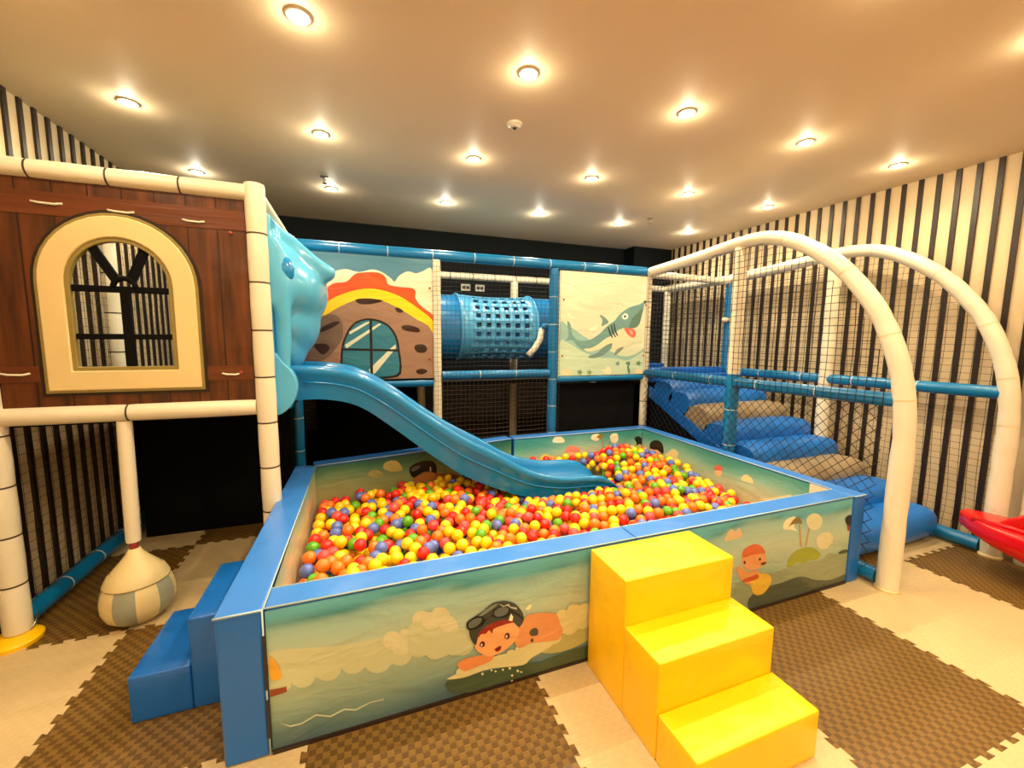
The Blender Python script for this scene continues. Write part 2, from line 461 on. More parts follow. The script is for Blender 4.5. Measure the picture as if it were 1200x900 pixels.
  ('bfc298',1,[(0.159,0.406),(0.23,0.401),(0.302,0.396),(0.351,0.331),(0.428,0.243),(0.389,0.227),(0.301,0.238),(0.228,0.251),(0.157,0.278)]),
  ('b4b070',1,[(0.789,0.219),(0.878,0.285),(0.939,0.315),(1.002,0.307),(1.054,0.311),(1.059,0.15),(0.977,0.095),(0.822,0.093),(0.732,0.147)]),
  ('bfc298',0,[(0.316,0.26),(0.311,0.286),(0.297,0.309),(0.276,0.325),(0.254,0.331),(0.233,0.326),(0.219,0.311),(0.214,0.288),(0.218,0.263),(0.232,0.24),(0.252,0.223),(0.275,0.217),(0.296,0.222),(0.31,0.237)]),
  ('bfc298',0,[(0.406,0.263),(0.4,0.293),(0.383,0.32),(0.359,0.338),(0.332,0.345),(0.308,0.339),(0.291,0.321),(0.285,0.295),(0.291,0.266),(0.307,0.239),(0.331,0.22),(0.358,0.213),(0.382,0.218),(0.399,0.236)]),
  ('bfc298',0,[(0.428,0.243),(0.424,0.262),(0.413,0.279),(0.398,0.291),(0.381,0.296),(0.365,0.292),(0.355,0.281),(0.351,0.264),(0.355,0.246),(0.365,0.229),(0.38,0.217),(0.397,0.212),(0.413,0.215),(0.424,0.227)]),
  ('cdc9a0',0,[(0.321,0.412),(0.317,0.429),(0.307,0.445),(0.293,0.456),(0.276,0.46),(0.262,0.456),(0.252,0.445),(0.248,0.429),(0.251,0.411),(0.261,0.395),(0.276,0.384),(0.292,0.38),(0.307,0.384),(0.317,0.395)]),
  ('cdc9a0',0,[(0.286,0.394),(0.283,0.413),(0.272,0.43),(0.257,0.441),(0.24,0.445),(0.224,0.441),(0.214,0.429),(0.21,0.413),(0.213,0.394),(0.223,0.377),(0.239,0.365),(0.256,0.361),(0.271,0.365),(0.282,0.376)]),
  ('cdc9a0',0,[(0.358,0.363),(0.354,0.381),(0.344,0.397),(0.329,0.409),(0.313,0.412),(0.298,0.408),(0.288,0.397),(0.284,0.381),(0.287,0.363),(0.297,0.347),(0.312,0.336),(0.328,0.331),(0.343,0.335),(0.354,0.346)]),
  ('46583c',1,[(0.312,0.099),(0.414,0.096),(0.507,0.096),(0.618,0.085),(0.674,0.09),(0.762,0.065),(0.883,0.076),(1.059,0.073),(1.059,-0.044),(0.917,-0.025),(0.734,-0.015),(0.549,-0.002),(0.349,0.033)]),
  ('d8cf96',1,[(0.312,0.113),(0.388,0.131),(0.454,0.154),(0.534,0.159),(0.631,0.16),(0.702,0.191),(0.76,0.197),(0.834,0.207),(0.88,0.225),(0.866,0.17),(0.806,0.127),(0.718,0.1),(0.675,0.076),(0.548,0.098),(0.48,0.104),(0.388,0.097)]),
  ('d4cb92',0,[(0.919,0.26),(0.914,0.278),(0.903,0.294),(0.887,0.305),(0.869,0.309),(0.853,0.306),(0.842,0.295),(0.839,0.28),(0.843,0.262),(0.854,0.246),(0.871,0.235),(0.888,0.23),(0.904,0.234),(0.915,0.244)]),
  ('d4cb92',0,[(0.981,0.275),(0.977,0.293),(0.965,0.309),(0.948,0.32),(0.93,0.325),(0.914,0.321),(0.903,0.31),(0.899,0.294),(0.904,0.277),(0.915,0.261),(0.932,0.249),(0.95,0.245),(0.966,0.248),(0.978,0.259)]),
  ('d4cb92',0,[(1.042,0.268),(1.038,0.285),(1.027,0.3),(1.011,0.311),(0.994,0.314),(0.979,0.311),(0.968,0.301),(0.965,0.286),(0.969,0.27),(0.98,0.255),(0.996,0.244),(1.013,0.24),(1.028,0.243),(1.039,0.253)]),
  ('d4cb92',0,[(1.036,0.217),(1.03,0.241),(1.014,0.262),(0.991,0.277),(0.967,0.283),(0.946,0.278),(0.932,0.264),(0.927,0.243),(0.933,0.22),(0.948,0.198),(0.97,0.183),(0.995,0.177),(1.016,0.181),(1.031,0.196)]),
  ('d4cb92',0,[(0.964,0.204),(0.958,0.228),(0.943,0.249),(0.921,0.264),(0.898,0.27),(0.877,0.265),(0.863,0.251),(0.858,0.231),(0.864,0.208),(0.879,0.186),(0.9,0.171),(0.924,0.165),(0.945,0.169),(0.96,0.183)]),
  ('d4cb92',0,[(0.875,0.167),(0.871,0.185),(0.859,0.202),(0.843,0.213),(0.825,0.218),(0.81,0.214),(0.799,0.204),(0.796,0.188),(0.8,0.171),(0.811,0.154),(0.827,0.143),(0.845,0.138),(0.861,0.141),(0.871,0.152)]),
  ('d4cb92',0,[(0.778,0.171),(0.775,0.186),(0.766,0.199),(0.752,0.209),(0.738,0.213),(0.725,0.21),(0.716,0.201),(0.713,0.188),(0.717,0.173),(0.726,0.16),(0.739,0.15),(0.753,0.146),(0.766,0.149),(0.775,0.158)]),
  ('d4cb92',0,[(0.731,0.162),(0.728,0.175),(0.72,0.187),(0.708,0.196),(0.695,0.199),(0.684,0.197),(0.676,0.189),(0.673,0.177),(0.676,0.164),(0.684,0.152),(0.696,0.143),(0.709,0.139),(0.721,0.142),(0.729,0.15)]),
  ('d4cb92',0,[(0.688,0.144),(0.685,0.158),(0.677,0.17),(0.665,0.179),(0.653,0.182),(0.641,0.18),(0.634,0.172),(0.631,0.16),(0.634,0.147),(0.642,0.135),(0.653,0.126),(0.666,0.122),(0.678,0.125),(0.685,0.133)]),
  ('d4cb92',0,[(0.645,0.135),(0.642,0.148),(0.634,0.16),(0.623,0.169),(0.611,0.172),(0.599,0.17),(0.592,0.162),(0.589,0.15),(0.592,0.137),(0.6,0.125),(0.611,0.116),(0.624,0.113),(0.635,0.115),(0.643,0.123)]),
  ('d4cb92',0,[(0.586,0.13),(0.584,0.142),(0.577,0.152),(0.567,0.16),(0.556,0.163),(0.546,0.161),(0.539,0.154),(0.537,0.144),(0.539,0.132),(0.546,0.121),(0.556,0.114),(0.567,0.11),(0.577,0.112),(0.584,0.119)]),
  ('d4cb92',0,[(0.518,0.142),(0.515,0.154),(0.509,0.165),(0.499,0.172),(0.488,0.175),(0.479,0.173),(0.472,0.166),(0.47,0.156),(0.472,0.144),(0.479,0.134),(0.488,0.126),(0.499,0.123),(0.509,0.125),(0.515,0.132)]),
  ('d4cb92',0,[(0.451,0.134),(0.449,0.145),(0.442,0.156),(0.433,0.163),(0.422,0.166),(0.413,0.164),(0.406,0.157),(0.404,0.147),(0.406,0.136),(0.413,0.125),(0.422,0.118),(0.433,0.115),(0.442,0.117),(0.449,0.123)]),
  ('d4cb92',0,[(0.396,0.122),(0.394,0.132),(0.388,0.141),(0.38,0.148),(0.371,0.151),(0.363,0.149),(0.357,0.143),(0.355,0.134),(0.357,0.124),(0.363,0.115),(0.371,0.108),(0.38,0.105),(0.388,0.107),(0.394,0.113)]),
  ('d9925a',1,[(0.694,0.323),(0.764,0.318),(0.842,0.293),(0.861,0.242),(0.88,0.202),(0.857,0.16),(0.79,0.166),(0.708,0.177),(0.651,0.169),(0.627,0.232),(0.661,0.28)]),
  ('dc8a50',1,[(0.36,0.172),(0.402,0.188),(0.47,0.185),(0.518,0.188),(0.523,0.148),(0.454,0.134),(0.391,0.13)]),
  ('eaa86c',1,[(0.438,0.249),(0.449,0.284),(0.475,0.299),(0.517,0.316),(0.571,0.325),(0.621,0.307),(0.65,0.272),(0.65,0.238),(0.628,0.209),(0.594,0.184),(0.55,0.168),(0.507,0.169),(0.464,0.198),(0.446,0.219)]),
  ('3a3f38',1,[(0.415,0.32),(0.407,0.349),(0.433,0.375),(0.48,0.396),(0.522,0.422),(0.571,0.422),(0.615,0.406),(0.648,0.376),(0.671,0.334),(0.672,0.295),(0.647,0.278),(0.621,0.307),(0.571,0.328),(0.523,0.329),(0.48,0.315),(0.459,0.293),(0.446,0.241),(0.428,0.263),(0.416,0.298)]),
  ('7c8474',1,[(0.454,0.375),(0.517,0.412),(0.549,0.413),(0.517,0.393),(0.47,0.372)]),
  ('8c2418',1,[(0.454,0.283),(0.464,0.302),(0.496,0.319),(0.539,0.33),(0.582,0.328),(0.627,0.307),(0.593,0.306),(0.561,0.303),(0.528,0.297),(0.52,0.277),(0.507,0.297),(0.491,0.284),(0.47,0.287),(0.459,0.276)]),
  ('0e1012',1,[(0.402,0.345),(0.41,0.365),(0.443,0.378),(0.475,0.371),(0.491,0.353),(0.523,0.37),(0.528,0.39),(0.56,0.4),(0.593,0.395),(0.615,0.37),(0.643,0.347),(0.669,0.318),(0.669,0.307),(0.638,0.337),(0.61,0.357),(0.604,0.345),(0.571,0.339),(0.533,0.351),(0.517,0.36),(0.491,0.347),(0.475,0.327),(0.443,0.318),(0.412,0.322)]),
  ('5a625a',1,[(0.41,0.343),(0.418,0.36),(0.446,0.369),(0.47,0.364),(0.47,0.347),(0.449,0.331),(0.42,0.327)]),
  ('5a625a',1,[(0.533,0.384),(0.56,0.394),(0.59,0.388),(0.598,0.371),(0.582,0.353),(0.55,0.351),(0.531,0.365)]),
  ('b9bcae',0,[(0.549,0.416),(0.576,0.398),(0.598,0.404),(0.609,0.385),(0.637,0.376),(0.64,0.364),(0.609,0.38),(0.593,0.395),(0.571,0.394)]),
  ('f0e6c0',0,[(0.61,0.352),(0.621,0.335),(0.618,0.313),(0.599,0.321)]),
  ('5a1016',1,[(0.462,0.237),(0.47,0.251),(0.483,0.248),(0.487,0.23),(0.478,0.223),(0.467,0.227)]),
  ('5a1016',1,[(0.58,0.247),(0.588,0.262),(0.602,0.257),(0.605,0.238),(0.595,0.23),(0.583,0.238)]),
  ('f4e8d0',1,[(0.467,0.236),(0.474,0.242),(0.475,0.231),(0.471,0.228)]),
  ('f4e8d0',1,[(0.586,0.248),(0.592,0.253),(0.594,0.241),(0.588,0.238)]),
  ('7c1420',1,[(0.533,0.198),(0.561,0.207),(0.563,0.193),(0.55,0.182),(0.539,0.187)]),
  ('4a4236',1,[(0.704,0.235),(0.715,0.249),(0.736,0.25),(0.748,0.233),(0.745,0.213),(0.725,0.213),(0.71,0.219)]),
  ('4a4236',1,[(0.71,0.199),(0.722,0.199),(0.724,0.187),(0.715,0.182)]),
  ('e8dfa8',1,[(0.682,0.36),(0.702,0.375),(0.714,0.367),(0.697,0.351)]),
  ('e8dfa8',1,[(0.481,0.091),(0.475,0.086),(0.469,0.095),(0.475,0.1)]),
  ('e8dfa8',1,[(0.499,0.113),(0.494,0.108),(0.488,0.116),(0.494,0.12)]),
  ('e8dfa8',1,[(0.523,0.097),(0.518,0.093),(0.513,0.1),(0.518,0.104)]),
  ('e8dfa8',1,[(0.543,0.086),(0.537,0.082),(0.532,0.089),(0.537,0.093)]),
  ('e8dfa8',1,[(0.578,0.084),(0.573,0.079),(0.567,0.087),(0.573,0.091)]),
  ('e8dfa8',1,[(0.613,0.081),(0.606,0.076),(0.6,0.085),(0.606,0.09)]),
  ('e8dfa8',1,[(0.653,0.056),(0.646,0.051),(0.639,0.06),(0.646,0.065)]),
  ('e8dfa8',1,[(0.669,0.045),(0.664,0.042),(0.658,0.049),(0.663,0.052)]),
  ('e8dfa8',1,[(0.624,0.041),(0.618,0.037),(0.612,0.045),(0.618,0.049)]),
  ('e8dfa8',1,[(0.624,0.012),(0.618,0.008),(0.612,0.016),(0.618,0.021)]),
  ('e0dcae',1,[(1.004,0.004),(1.036,0.015),(1.061,0.018),(1.058,-0.012),(1.021,-0.017)]),
 ],
 'front_right': [
  ('8c9672',1,[(1.993,0.19),(2.089,0.209),(2.266,0.212),(2.344,0.211),(2.438,0.218),(2.591,0.22),(2.736,0.213),(2.791,0.245),(2.886,0.217),(2.977,0.233),(3.009,0.019),(2.767,-0.017),(2.186,-0.01),(2.004,0.072)]),
  ('4c5644',1,[(2.113,0.086),(2.249,0.126),(2.381,0.128),(2.545,0.136),(2.68,0.087),(2.848,0.052),(3.002,0.065),(3.01,0.013),(2.767,-0.017),(2.186,-0.01)]),
  ('d0b58c',1,[(1.89,0.483),(1.91,0.525),(1.937,0.544),(1.968,0.525),(1.997,0.539),(2.018,0.508),(2.026,0.483),(1.979,0.477),(1.932,0.476)]),
  ('e0ddb8',1,[(2.354,0.478),(2.362,0.526),(2.413,0.542),(2.454,0.536),(2.448,0.478),(2.479,0.443),(2.423,0.462)]),
  ('cfcfa6',1,[(2.554,0.512),(2.593,0.536),(2.65,0.53),(2.699,0.49),(2.691,0.44),(2.636,0.423),(2.575,0.458)]),
  ('cfc9a0',1,[(2.658,0.363),(2.712,0.395),(2.787,0.383),(2.824,0.335),(2.771,0.281),(2.696,0.294)]),
  ('b08f4e',0,[(2.488,0.487),(2.499,0.485),(2.534,0.333),(2.516,0.336)]),
  ('b08f4e',0,[(2.579,0.447),(2.59,0.445),(2.577,0.33),(2.56,0.33)]),
  ('7a6a3c',1,[(2.4,0.485),(2.442,0.528),(2.49,0.526),(2.515,0.487),(2.466,0.495),(2.419,0.492)]),
  ('8f9a1c',1,[(2.416,0.228),(2.431,0.281),(2.494,0.319),(2.578,0.323),(2.651,0.302),(2.717,0.248),(2.676,0.224),(2.617,0.233),(2.562,0.22),(2.504,0.236),(2.451,0.221)]),
  ('d8945c',1,[(2.038,0.358),(2.099,0.361),(2.199,0.353),(2.229,0.318),(2.22,0.281),(2.158,0.263),(2.095,0.266),(2.042,0.315)]),
  ('c9602e',1,[(2.031,0.364),(2.045,0.404),(2.105,0.422),(2.168,0.409),(2.21,0.37),(2.212,0.35),(2.124,0.357),(2.062,0.354)]),
  ('d8945c',1,[(1.996,0.285),(2.018,0.31),(2.084,0.258),(2.159,0.253),(2.189,0.208),(2.143,0.158),(2.052,0.207),(2.018,0.248)]),
  ('d8b03c',1,[(2.114,0.204),(2.187,0.228),(2.267,0.202),(2.286,0.148),(2.227,0.091),(2.148,0.108)]),
  ('c0522c',1,[(2.051,0.217),(2.112,0.224),(2.168,0.227),(2.177,0.201),(2.115,0.194),(2.065,0.199)]),
  ('3a2018',1,[(2.047,0.328),(2.059,0.331),(2.064,0.315),(2.052,0.313)]),
  ('3a2018',1,[(2.167,0.325),(2.181,0.327),(2.186,0.314),(2.173,0.311)]),
  ('6a3020',1,[(2.187,0.292),(2.225,0.294),(2.23,0.282),(2.201,0.277)]),
  ('1a1614',1,[(2.921,0.451),(2.941,0.475),(2.98,0.474),(2.993,0.441),(2.99,0.403),(2.95,0.41)]),
  ('8a3a2a',0,[(2.948,0.408),(2.979,0.403),(2.975,0.368),(2.956,0.371)]),
  ('3c4a2c',1,[(2.884,0.228),(2.929,0.242),(2.976,0.236),(2.971,0.218),(2.916,0.22)]),
 ],
 'inner_back_right': [
  ('e2e0c0',1,[(1.857,0.532),(1.878,0.585),(1.915,0.593),(1.96,0.579),(1.998,0.535),(1.961,0.517)]),
  ('e2e0c0',1,[(2.315,0.531),(2.329,0.572),(2.393,0.581),(2.426,0.565),(2.411,0.509),(2.364,0.506)]),
  ('e2e0c0',1,[(2.556,0.548),(2.605,0.573),(2.655,0.555),(2.658,0.482),(2.61,0.457),(2.567,0.489)]),
  ('d8d2a8',1,[(2.662,0.409),(2.728,0.44),(2.797,0.412),(2.765,0.356),(2.681,0.357)]),
  ('a08a48',0,[(2.443,0.528),(2.456,0.527),(2.489,0.374),(2.473,0.375)]),
  ('a08a48',0,[(2.545,0.491),(2.555,0.487),(2.537,0.369),(2.524,0.371)]),
  ('8a7428',1,[(2.386,0.546),(2.433,0.578),(2.475,0.547),(2.443,0.528),(2.411,0.53)]),
  ('b4a01c',1,[(2.371,0.288),(2.401,0.346),(2.481,0.37),(2.581,0.358),(2.658,0.308),(2.633,0.288),(2.501,0.286),(2.435,0.297)]),
  ('e8dc60',1,[(1.714,0.355),(1.742,0.406),(1.801,0.401),(1.876,0.339),(1.846,0.321)]),
  ('e6b48c',1,[(1.966,0.33),(2.009,0.396),(2.085,0.41),(2.178,0.394),(2.188,0.309),(2.119,0.288),(2.012,0.298)]),
  ('d88474',1,[(2.001,0.41),(2.023,0.464),(2.091,0.475),(2.169,0.444),(2.178,0.387),(2.085,0.406)]),
  ('7a3a2a',1,[(1.958,0.338),(1.995,0.353),(2.011,0.337),(1.973,0.327)]),
  ('7a3a2a',1,[(2.149,0.338),(2.18,0.345),(2.183,0.326),(2.157,0.323)]),
  ('1a1412',1,[(2.879,0.487),(2.895,0.51),(2.947,0.511),(2.994,0.455),(2.992,0.389),(2.961,0.421),(2.919,0.387),(2.907,0.44)]),
  ('e8b890',1,[(2.918,0.395),(2.952,0.422),(2.985,0.389),(2.973,0.353),(2.938,0.356)]),
 ],
 'inner_right': [
  ('16100e',1,[(3.65,0.408),(3.637,0.474),(3.543,0.524),(3.447,0.503),(3.425,0.412),(3.461,0.396),(3.519,0.419),(3.599,0.403)]),
  ('e8b488',1,[(3.642,0.399),(3.583,0.407),(3.519,0.415),(3.455,0.393),(3.457,0.338),(3.494,0.283),(3.574,0.282),(3.627,0.324)]),
  ('7a2a22',1,[(3.571,0.328),(3.53,0.339),(3.544,0.313)]),
  ('3a1c18',0,[(3.571,0.232),(3.509,0.263),(3.431,0.269),(3.507,0.237)]),
  ('e4cf9c',1,[(3.408,0.384),(3.352,0.442),(3.283,0.492),(3.211,0.469),(3.221,0.415),(3.151,0.404),(3.246,0.377),(3.347,0.369)]),
  ('d86a58',1,[(2.758,0.43),(2.754,0.468),(2.719,0.492),(2.681,0.485),(2.672,0.451),(2.715,0.443)]),
  ('e8b890',1,[(2.754,0.428),(2.715,0.441),(2.676,0.448),(2.676,0.414),(2.711,0.389),(2.745,0.401)]),
  ('e4d8a0',1,[(2.477,0.434),(2.461,0.477),(2.424,0.494),(2.376,0.476),(2.364,0.438),(2.419,0.433)]),
  ('e0d29a',1,[(2.336,0.314),(2.203,0.381),(2.05,0.462),(2.078,0.428),(2.201,0.362)]),
 ],
 'inner_back_left': [
  ('b8b070',1,[(0.523,0.5),(0.537,0.545),(0.59,0.558),(0.644,0.543),(0.684,0.481),(0.669,0.455),(0.588,0.461)]),
  ('a09c60',1,[(0.399,0.459),(0.419,0.496),(0.471,0.494),(0.509,0.468),(0.521,0.431),(0.456,0.429)]),
  ('b06a3a',1,[(0.779,0.366),(0.837,0.399),(0.955,0.401),(1.06,0.361),(1.169,0.343),(1.298,0.26),(1.233,0.179),(1.074,0.194),(0.864,0.249)]),
  ('141414',1,[(0.746,0.45),(0.782,0.493),(0.868,0.512),(0.956,0.498),(0.997,0.445),(0.992,0.38),(0.947,0.402),(0.866,0.408),(0.78,0.373)]),
  ('e0d8b8',0,[(0.933,0.448),(0.943,0.446),(0.946,0.407),(0.933,0.409)]),
  ('5a6258',1,[(0.76,0.447),(0.796,0.477),(0.846,0.469),(0.824,0.444),(0.781,0.43)]),
  ('c88048',1,[(0.793,0.349),(0.852,0.389),(0.969,0.384),(0.976,0.317),(0.923,0.282),(0.836,0.291)]),
 ],
}
# ------------------------------------------------------------------ materials
M = {}
M['ceiling'] = mat('ceiling_paint', (232, 212, 178), 0.6, 0.03, 1.2, 0.05, 60)
M['wall_cream'] = mat('cream_wall_boards', (212, 190, 152), 0.55, 0.06, 3, 0.15, 40, stretch=(1, 1, 0.3))
M['slat'] = mat('dark_slat', (40, 25, 16), 0.45, 0.2, 12, 0.1, 50)
M['mat_dark'] = None
M['white_pad'] = mat('white_pvc_sleeve', (226, 216, 190), 0.38, 0.05, 5, 0.22, 16, bdist=0.012)
M['blue_pad'] = mat('blue_pvc_sleeve', (12, 112, 168), 0.28, 0.08, 6, 0.22, 16, bdist=0.012)
M['blue_vinyl'] = mat('blue_vinyl', (20, 100, 188), 0.3, 0.08, 3, 0.3, 5, bdist=0.03)
M['blue_rim'] = mat('blue_rim_vinyl', (58, 126, 214), 0.28, 0.08, 3, 0.25, 6, bdist=0.02)
M['roll_blue'] = mat('blue_roll_vinyl', (18, 108, 200), 0.35, 0.08, 4, 0.3, 7, bdist=0.02)
M['roll_tan'] = mat('tan_roll_vinyl', (150, 132, 104), 0.45, 0.08, 4, 0.3, 7, bdist=0.02)
M['yellow'] = mat('yellow_vinyl', (255, 200, 0), 0.36, 0.05, 4, 0.35, 4.5, bdist=0.05)
M['slide'] = mat('blue_slide_plastic', (14, 130, 198), 0.22, 0.08, 2, 0.06, 10, coat=0.3)
M['hood'] = mat('pale_blue_plastic', (84, 178, 224), 0.25, 0.12, 2, 0.05, 8, coat=0.3)
M['red'] = mat('red_plastic', (205, 8, 6), 0.25, 0.05, 4, 0.05, 20, coat=0.3)
M['tie'] = mat('dark_tie', (60, 46, 30), 0.5, 0.1)
M['tie_pale'] = mat('pale_tie', (190, 200, 200), 0.5, 0.1)
M['cord'] = mat('black_net_cord', (26, 20, 18), 0.7, 0.2)
M['black'] = mat('black_panel', (5, 5, 6), 0.85, 0.2, spec=0.15)
M['rivet'] = mat('red_screw_cap', (150, 50, 34), 0.35, 0.1)
M['chrome'] = mat('steel_bracket', (170, 165, 150), 0.3, 0.05, metal=0.9)
M['seam'] = mat('pale_piping', (176, 200, 206), 0.4, 0.05)
M['print'] = print_mat('printed_vinyl')
M['dial'] = mat('white_plastic', (225, 220, 205), 0.4, 0.03)


def eva(name, col, dark):
    """foam floor tile with a basket-weave relief"""
    m, nt, b = nodes(name)
    tc = nt.nodes.new('ShaderNodeTexCoord')
    mp = nt.nodes.new('ShaderNodeMapping')
    mp.inputs['Scale'].default_value = (1, 1, 1)
    nt.links.new(tc.outputs['Object'], mp.inputs[0])
    br = nt.nodes.new('ShaderNodeTexBrick')
    br.offset = 0.5
    br.inputs['Scale'].default_value = 1.0
    br.inputs['Brick Width'].default_value = 0.052
    br.inputs['Row Height'].default_value = 0.026
    br.inputs['Mortar Size'].default_value = 0.0045
    br.inputs['Mortar Smooth'].default_value = 1.0
    br.inputs['Color1'].default_value = (1, 1, 1, 1)
    br.inputs['Color2'].default_value = (0.25, 0.25, 0.25, 1)
    br.inputs['Mortar'].default_value = (0, 0, 0, 1)
    ck = nt.nodes.new('ShaderNodeTexChecker')
    ck.inputs['Scale'].default_value = 1 / 0.026
    ck.inputs['Color1'].default_value = (1, 1, 1, 1)
    ck.inputs['Color2'].default_value = (0, 0, 0, 1)
    nt.links.new(mp.outputs[0], br.inputs['Vector'])
    nt.links.new(mp.outputs[0], ck.inputs['Vector'])
    mix = nt.nodes.new('ShaderNodeMix')
    mix.data_type = 'RGBA'
    mix.inputs[6].default_value = lin(dark)
    mix.inputs[7].default_value = lin(col)
    nt.links.new(ck.outputs[1], mix.inputs[0])
    n = nt.nodes.new('ShaderNodeTexNoise')
    n.inputs['Scale'].default_value = 3
    n.inputs['Detail'].default_value = 5
    nt.links.new(tc.outputs['Object'], n.inputs['Vector'])
    mul = nt.nodes.new('ShaderNodeMix')
    mul.data_type = 'RGBA'
    mul.blend_type = 'MULTIPLY'
    mul.inputs[0].default_value = 0.25
    nt.links.new(mix.outputs[2], mul.inputs[6])
    nt.links.new(n.outputs[0], mul.inputs[7])
    nt.links.new(mul.outputs[2], b.inputs['Base Color'])
    add = nt.nodes.new('ShaderNodeMath')
    add.operation = 'MULTIPLY_ADD'
    add.inputs[1].default_value = 0.5
    nt.links.new(br.outputs[1], add.inputs[0])
    nt.links.new(ck.outputs[1], add.inputs[2])
    bp = nt.nodes.new('ShaderNodeBump')
    bp.inputs['Strength'].default_value = 0.35
    bp.inputs['Distance'].default_value = 0.003
    nt.links.new(add.outputs[0], bp.inputs['Height'])
    nt.links.new(bp.outputs[0], b.inputs['Normal'])
    b.inputs['Roughness'].default_value = 0.42
    return m


M['mat_dark'] = eva('brown_foam_tile', (128, 96, 40), (98, 70, 27))
M['mat_pale'] = eva('beige_foam_tile', (216, 190, 142), (213, 187, 138))


def back_wall_mat():
    """near-black paint above, dark stacked stone paper low down"""
    m, nt, b = nodes('dark_back_wall')
    tc = nt.nodes.new('ShaderNodeTexCoord')
    sp = nt.nodes.new('ShaderNodeSeparateXYZ')
    nt.links.new(tc.outputs['Object'], sp.inputs[0])
    cb = nt.nodes.new('ShaderNodeCombineXYZ')
    nt.links.new(sp.outputs[0], cb.inputs[0])
    nt.links.new(sp.outputs[2], cb.inputs[1])
    br = nt.nodes.new('ShaderNodeTexBrick')
    br.inputs['Scale'].default_value = 1
    br.inputs['Brick Width'].default_value = 0.14
    br.inputs['Row Height'].default_value = 0.045
    br.inputs['Mortar Size'].default_value = 0.005
    br.inputs['Color1'].default_value = lin((48, 34, 22))
    br.inputs['Color2'].default_value = lin((26, 18, 12))
    br.inputs['Mortar'].default_value = lin((10, 8, 6))
    nt.links.new(cb.outputs[0], br.inputs['Vector'])
    gt = nt.nodes.new('ShaderNodeMath')
    gt.operation = 'LESS_THAN'
    gt.inputs[1].default_value = 1.05
    nt.links.new(sp.outputs[2], gt.inputs[0])
    mix = nt.nodes.new('ShaderNodeMix')
    mix.data_type = 'RGBA'
    mix.inputs[6].default_value = lin((9, 17, 21))
    nt.links.new(gt.outputs[0], mix.inputs[0])
    nt.links.new(br.outputs[0], mix.inputs[7])
    nt.links.new(mix.outputs[2], b.inputs['Base Color'])
    b.inputs['Roughness'].default_value = 0.7
    b.inputs['Specular IOR Level'].default_value = 0.2
    return m


M['wall_back'] = back_wall_mat()


def wood_print():
    """brown plank picture printed on the house panel"""
    m, nt, b = nodes('printed_planks')
    tc = nt.nodes.new('ShaderNodeTexCoord')
    sp = nt.nodes.new('ShaderNodeSeparateXYZ')
    nt.links.new(tc.outputs['Object'], sp.inputs[0])
    mp = nt.nodes.new('ShaderNodeMapping')
    mp.inputs['Scale'].default_value = (14, 1, 1.2)
    nt.links.new(tc.outputs['Object'], mp.inputs[0])
    n = nt.nodes.new('ShaderNodeTexNoise')
    n.inputs['Scale'].default_value = 1.6
    n.inputs['Detail'].default_value = 6
    nt.links.new(mp.outputs[0], n.inputs['Vector'])
    r = nt.nodes.new('ShaderNodeValToRGB')
    r.color_ramp.elements[0].position = 0.3
    r.color_ramp.elements[0].color = lin((44, 19, 5))
    r.color_ramp.elements[1].position = 0.72
    r.color_ramp.elements[1].color = lin((108, 54, 15))
    nt.links.new(n.outputs[0], r.inputs[0])
    # plank joints every 0.14 m
    dv = nt.nodes.new('ShaderNodeMath')
    dv.operation = 'DIVIDE'
    dv.inputs[1].default_value = 0.137
    nt.links.new(sp.outputs[0], dv.inputs[0])
    fr = nt.nodes.new('ShaderNodeMath')
    fr.operation = 'FRACT'
    nt.links.new(dv.outputs[0], fr.inputs[0])
    lt = nt.nodes.new('ShaderNodeMath')
    lt.operation = 'LESS_THAN'
    lt.inputs[1].default_value = 0.06
    nt.links.new(fr.outputs[0], lt.inputs[0])
    mix = nt.nodes.new('ShaderNodeMix')
    mix.data_type = 'RGBA'
    mix.inputs[7].default_value = lin((38, 12, 4))
    nt.links.new(lt.outputs[0], mix.inputs[0])
    nt.links.new(r.outputs[0], mix.inputs[6])
    nt.links.new(mix.outputs[2], b.inputs['Base Color'])
    n2 = nt.nodes.new('ShaderNodeTexNoise')
    n2.inputs['Scale'].default_value = 5
    nt.links.new(tc.outputs['Object'], n2.inputs['Vector'])
    bp = nt.nodes.new('ShaderNodeBump')
    bp.inputs['Strength'].default_value = 0.4
    bp.inputs['Distance'].default_value = 0.03
    nt.links.new(n2.outputs[0], bp.inputs['Height'])
    nt.links.new(bp.outputs[0], b.inputs['Normal'])
    b.inputs['Roughness'].default_value = 0.35
    return m


M['planks'] = wood_print()
M['batten'] = mat('printed_batten', (100, 47, 14), 0.35, 0.25, 3, 0.3, 6, stretch=(0.5, 1, 8))
M['outline'] = mat('dark_brown_print', (34, 16, 8), 0.4, 0.1)
M['frame_cream'] = mat('cream_window_print', (224, 200, 142), 0.4, 0.05, 4, 0.2, 8)
M['frame_edge'] = mat('olive_window_edge', (140, 122, 62), 0.4, 0.1)

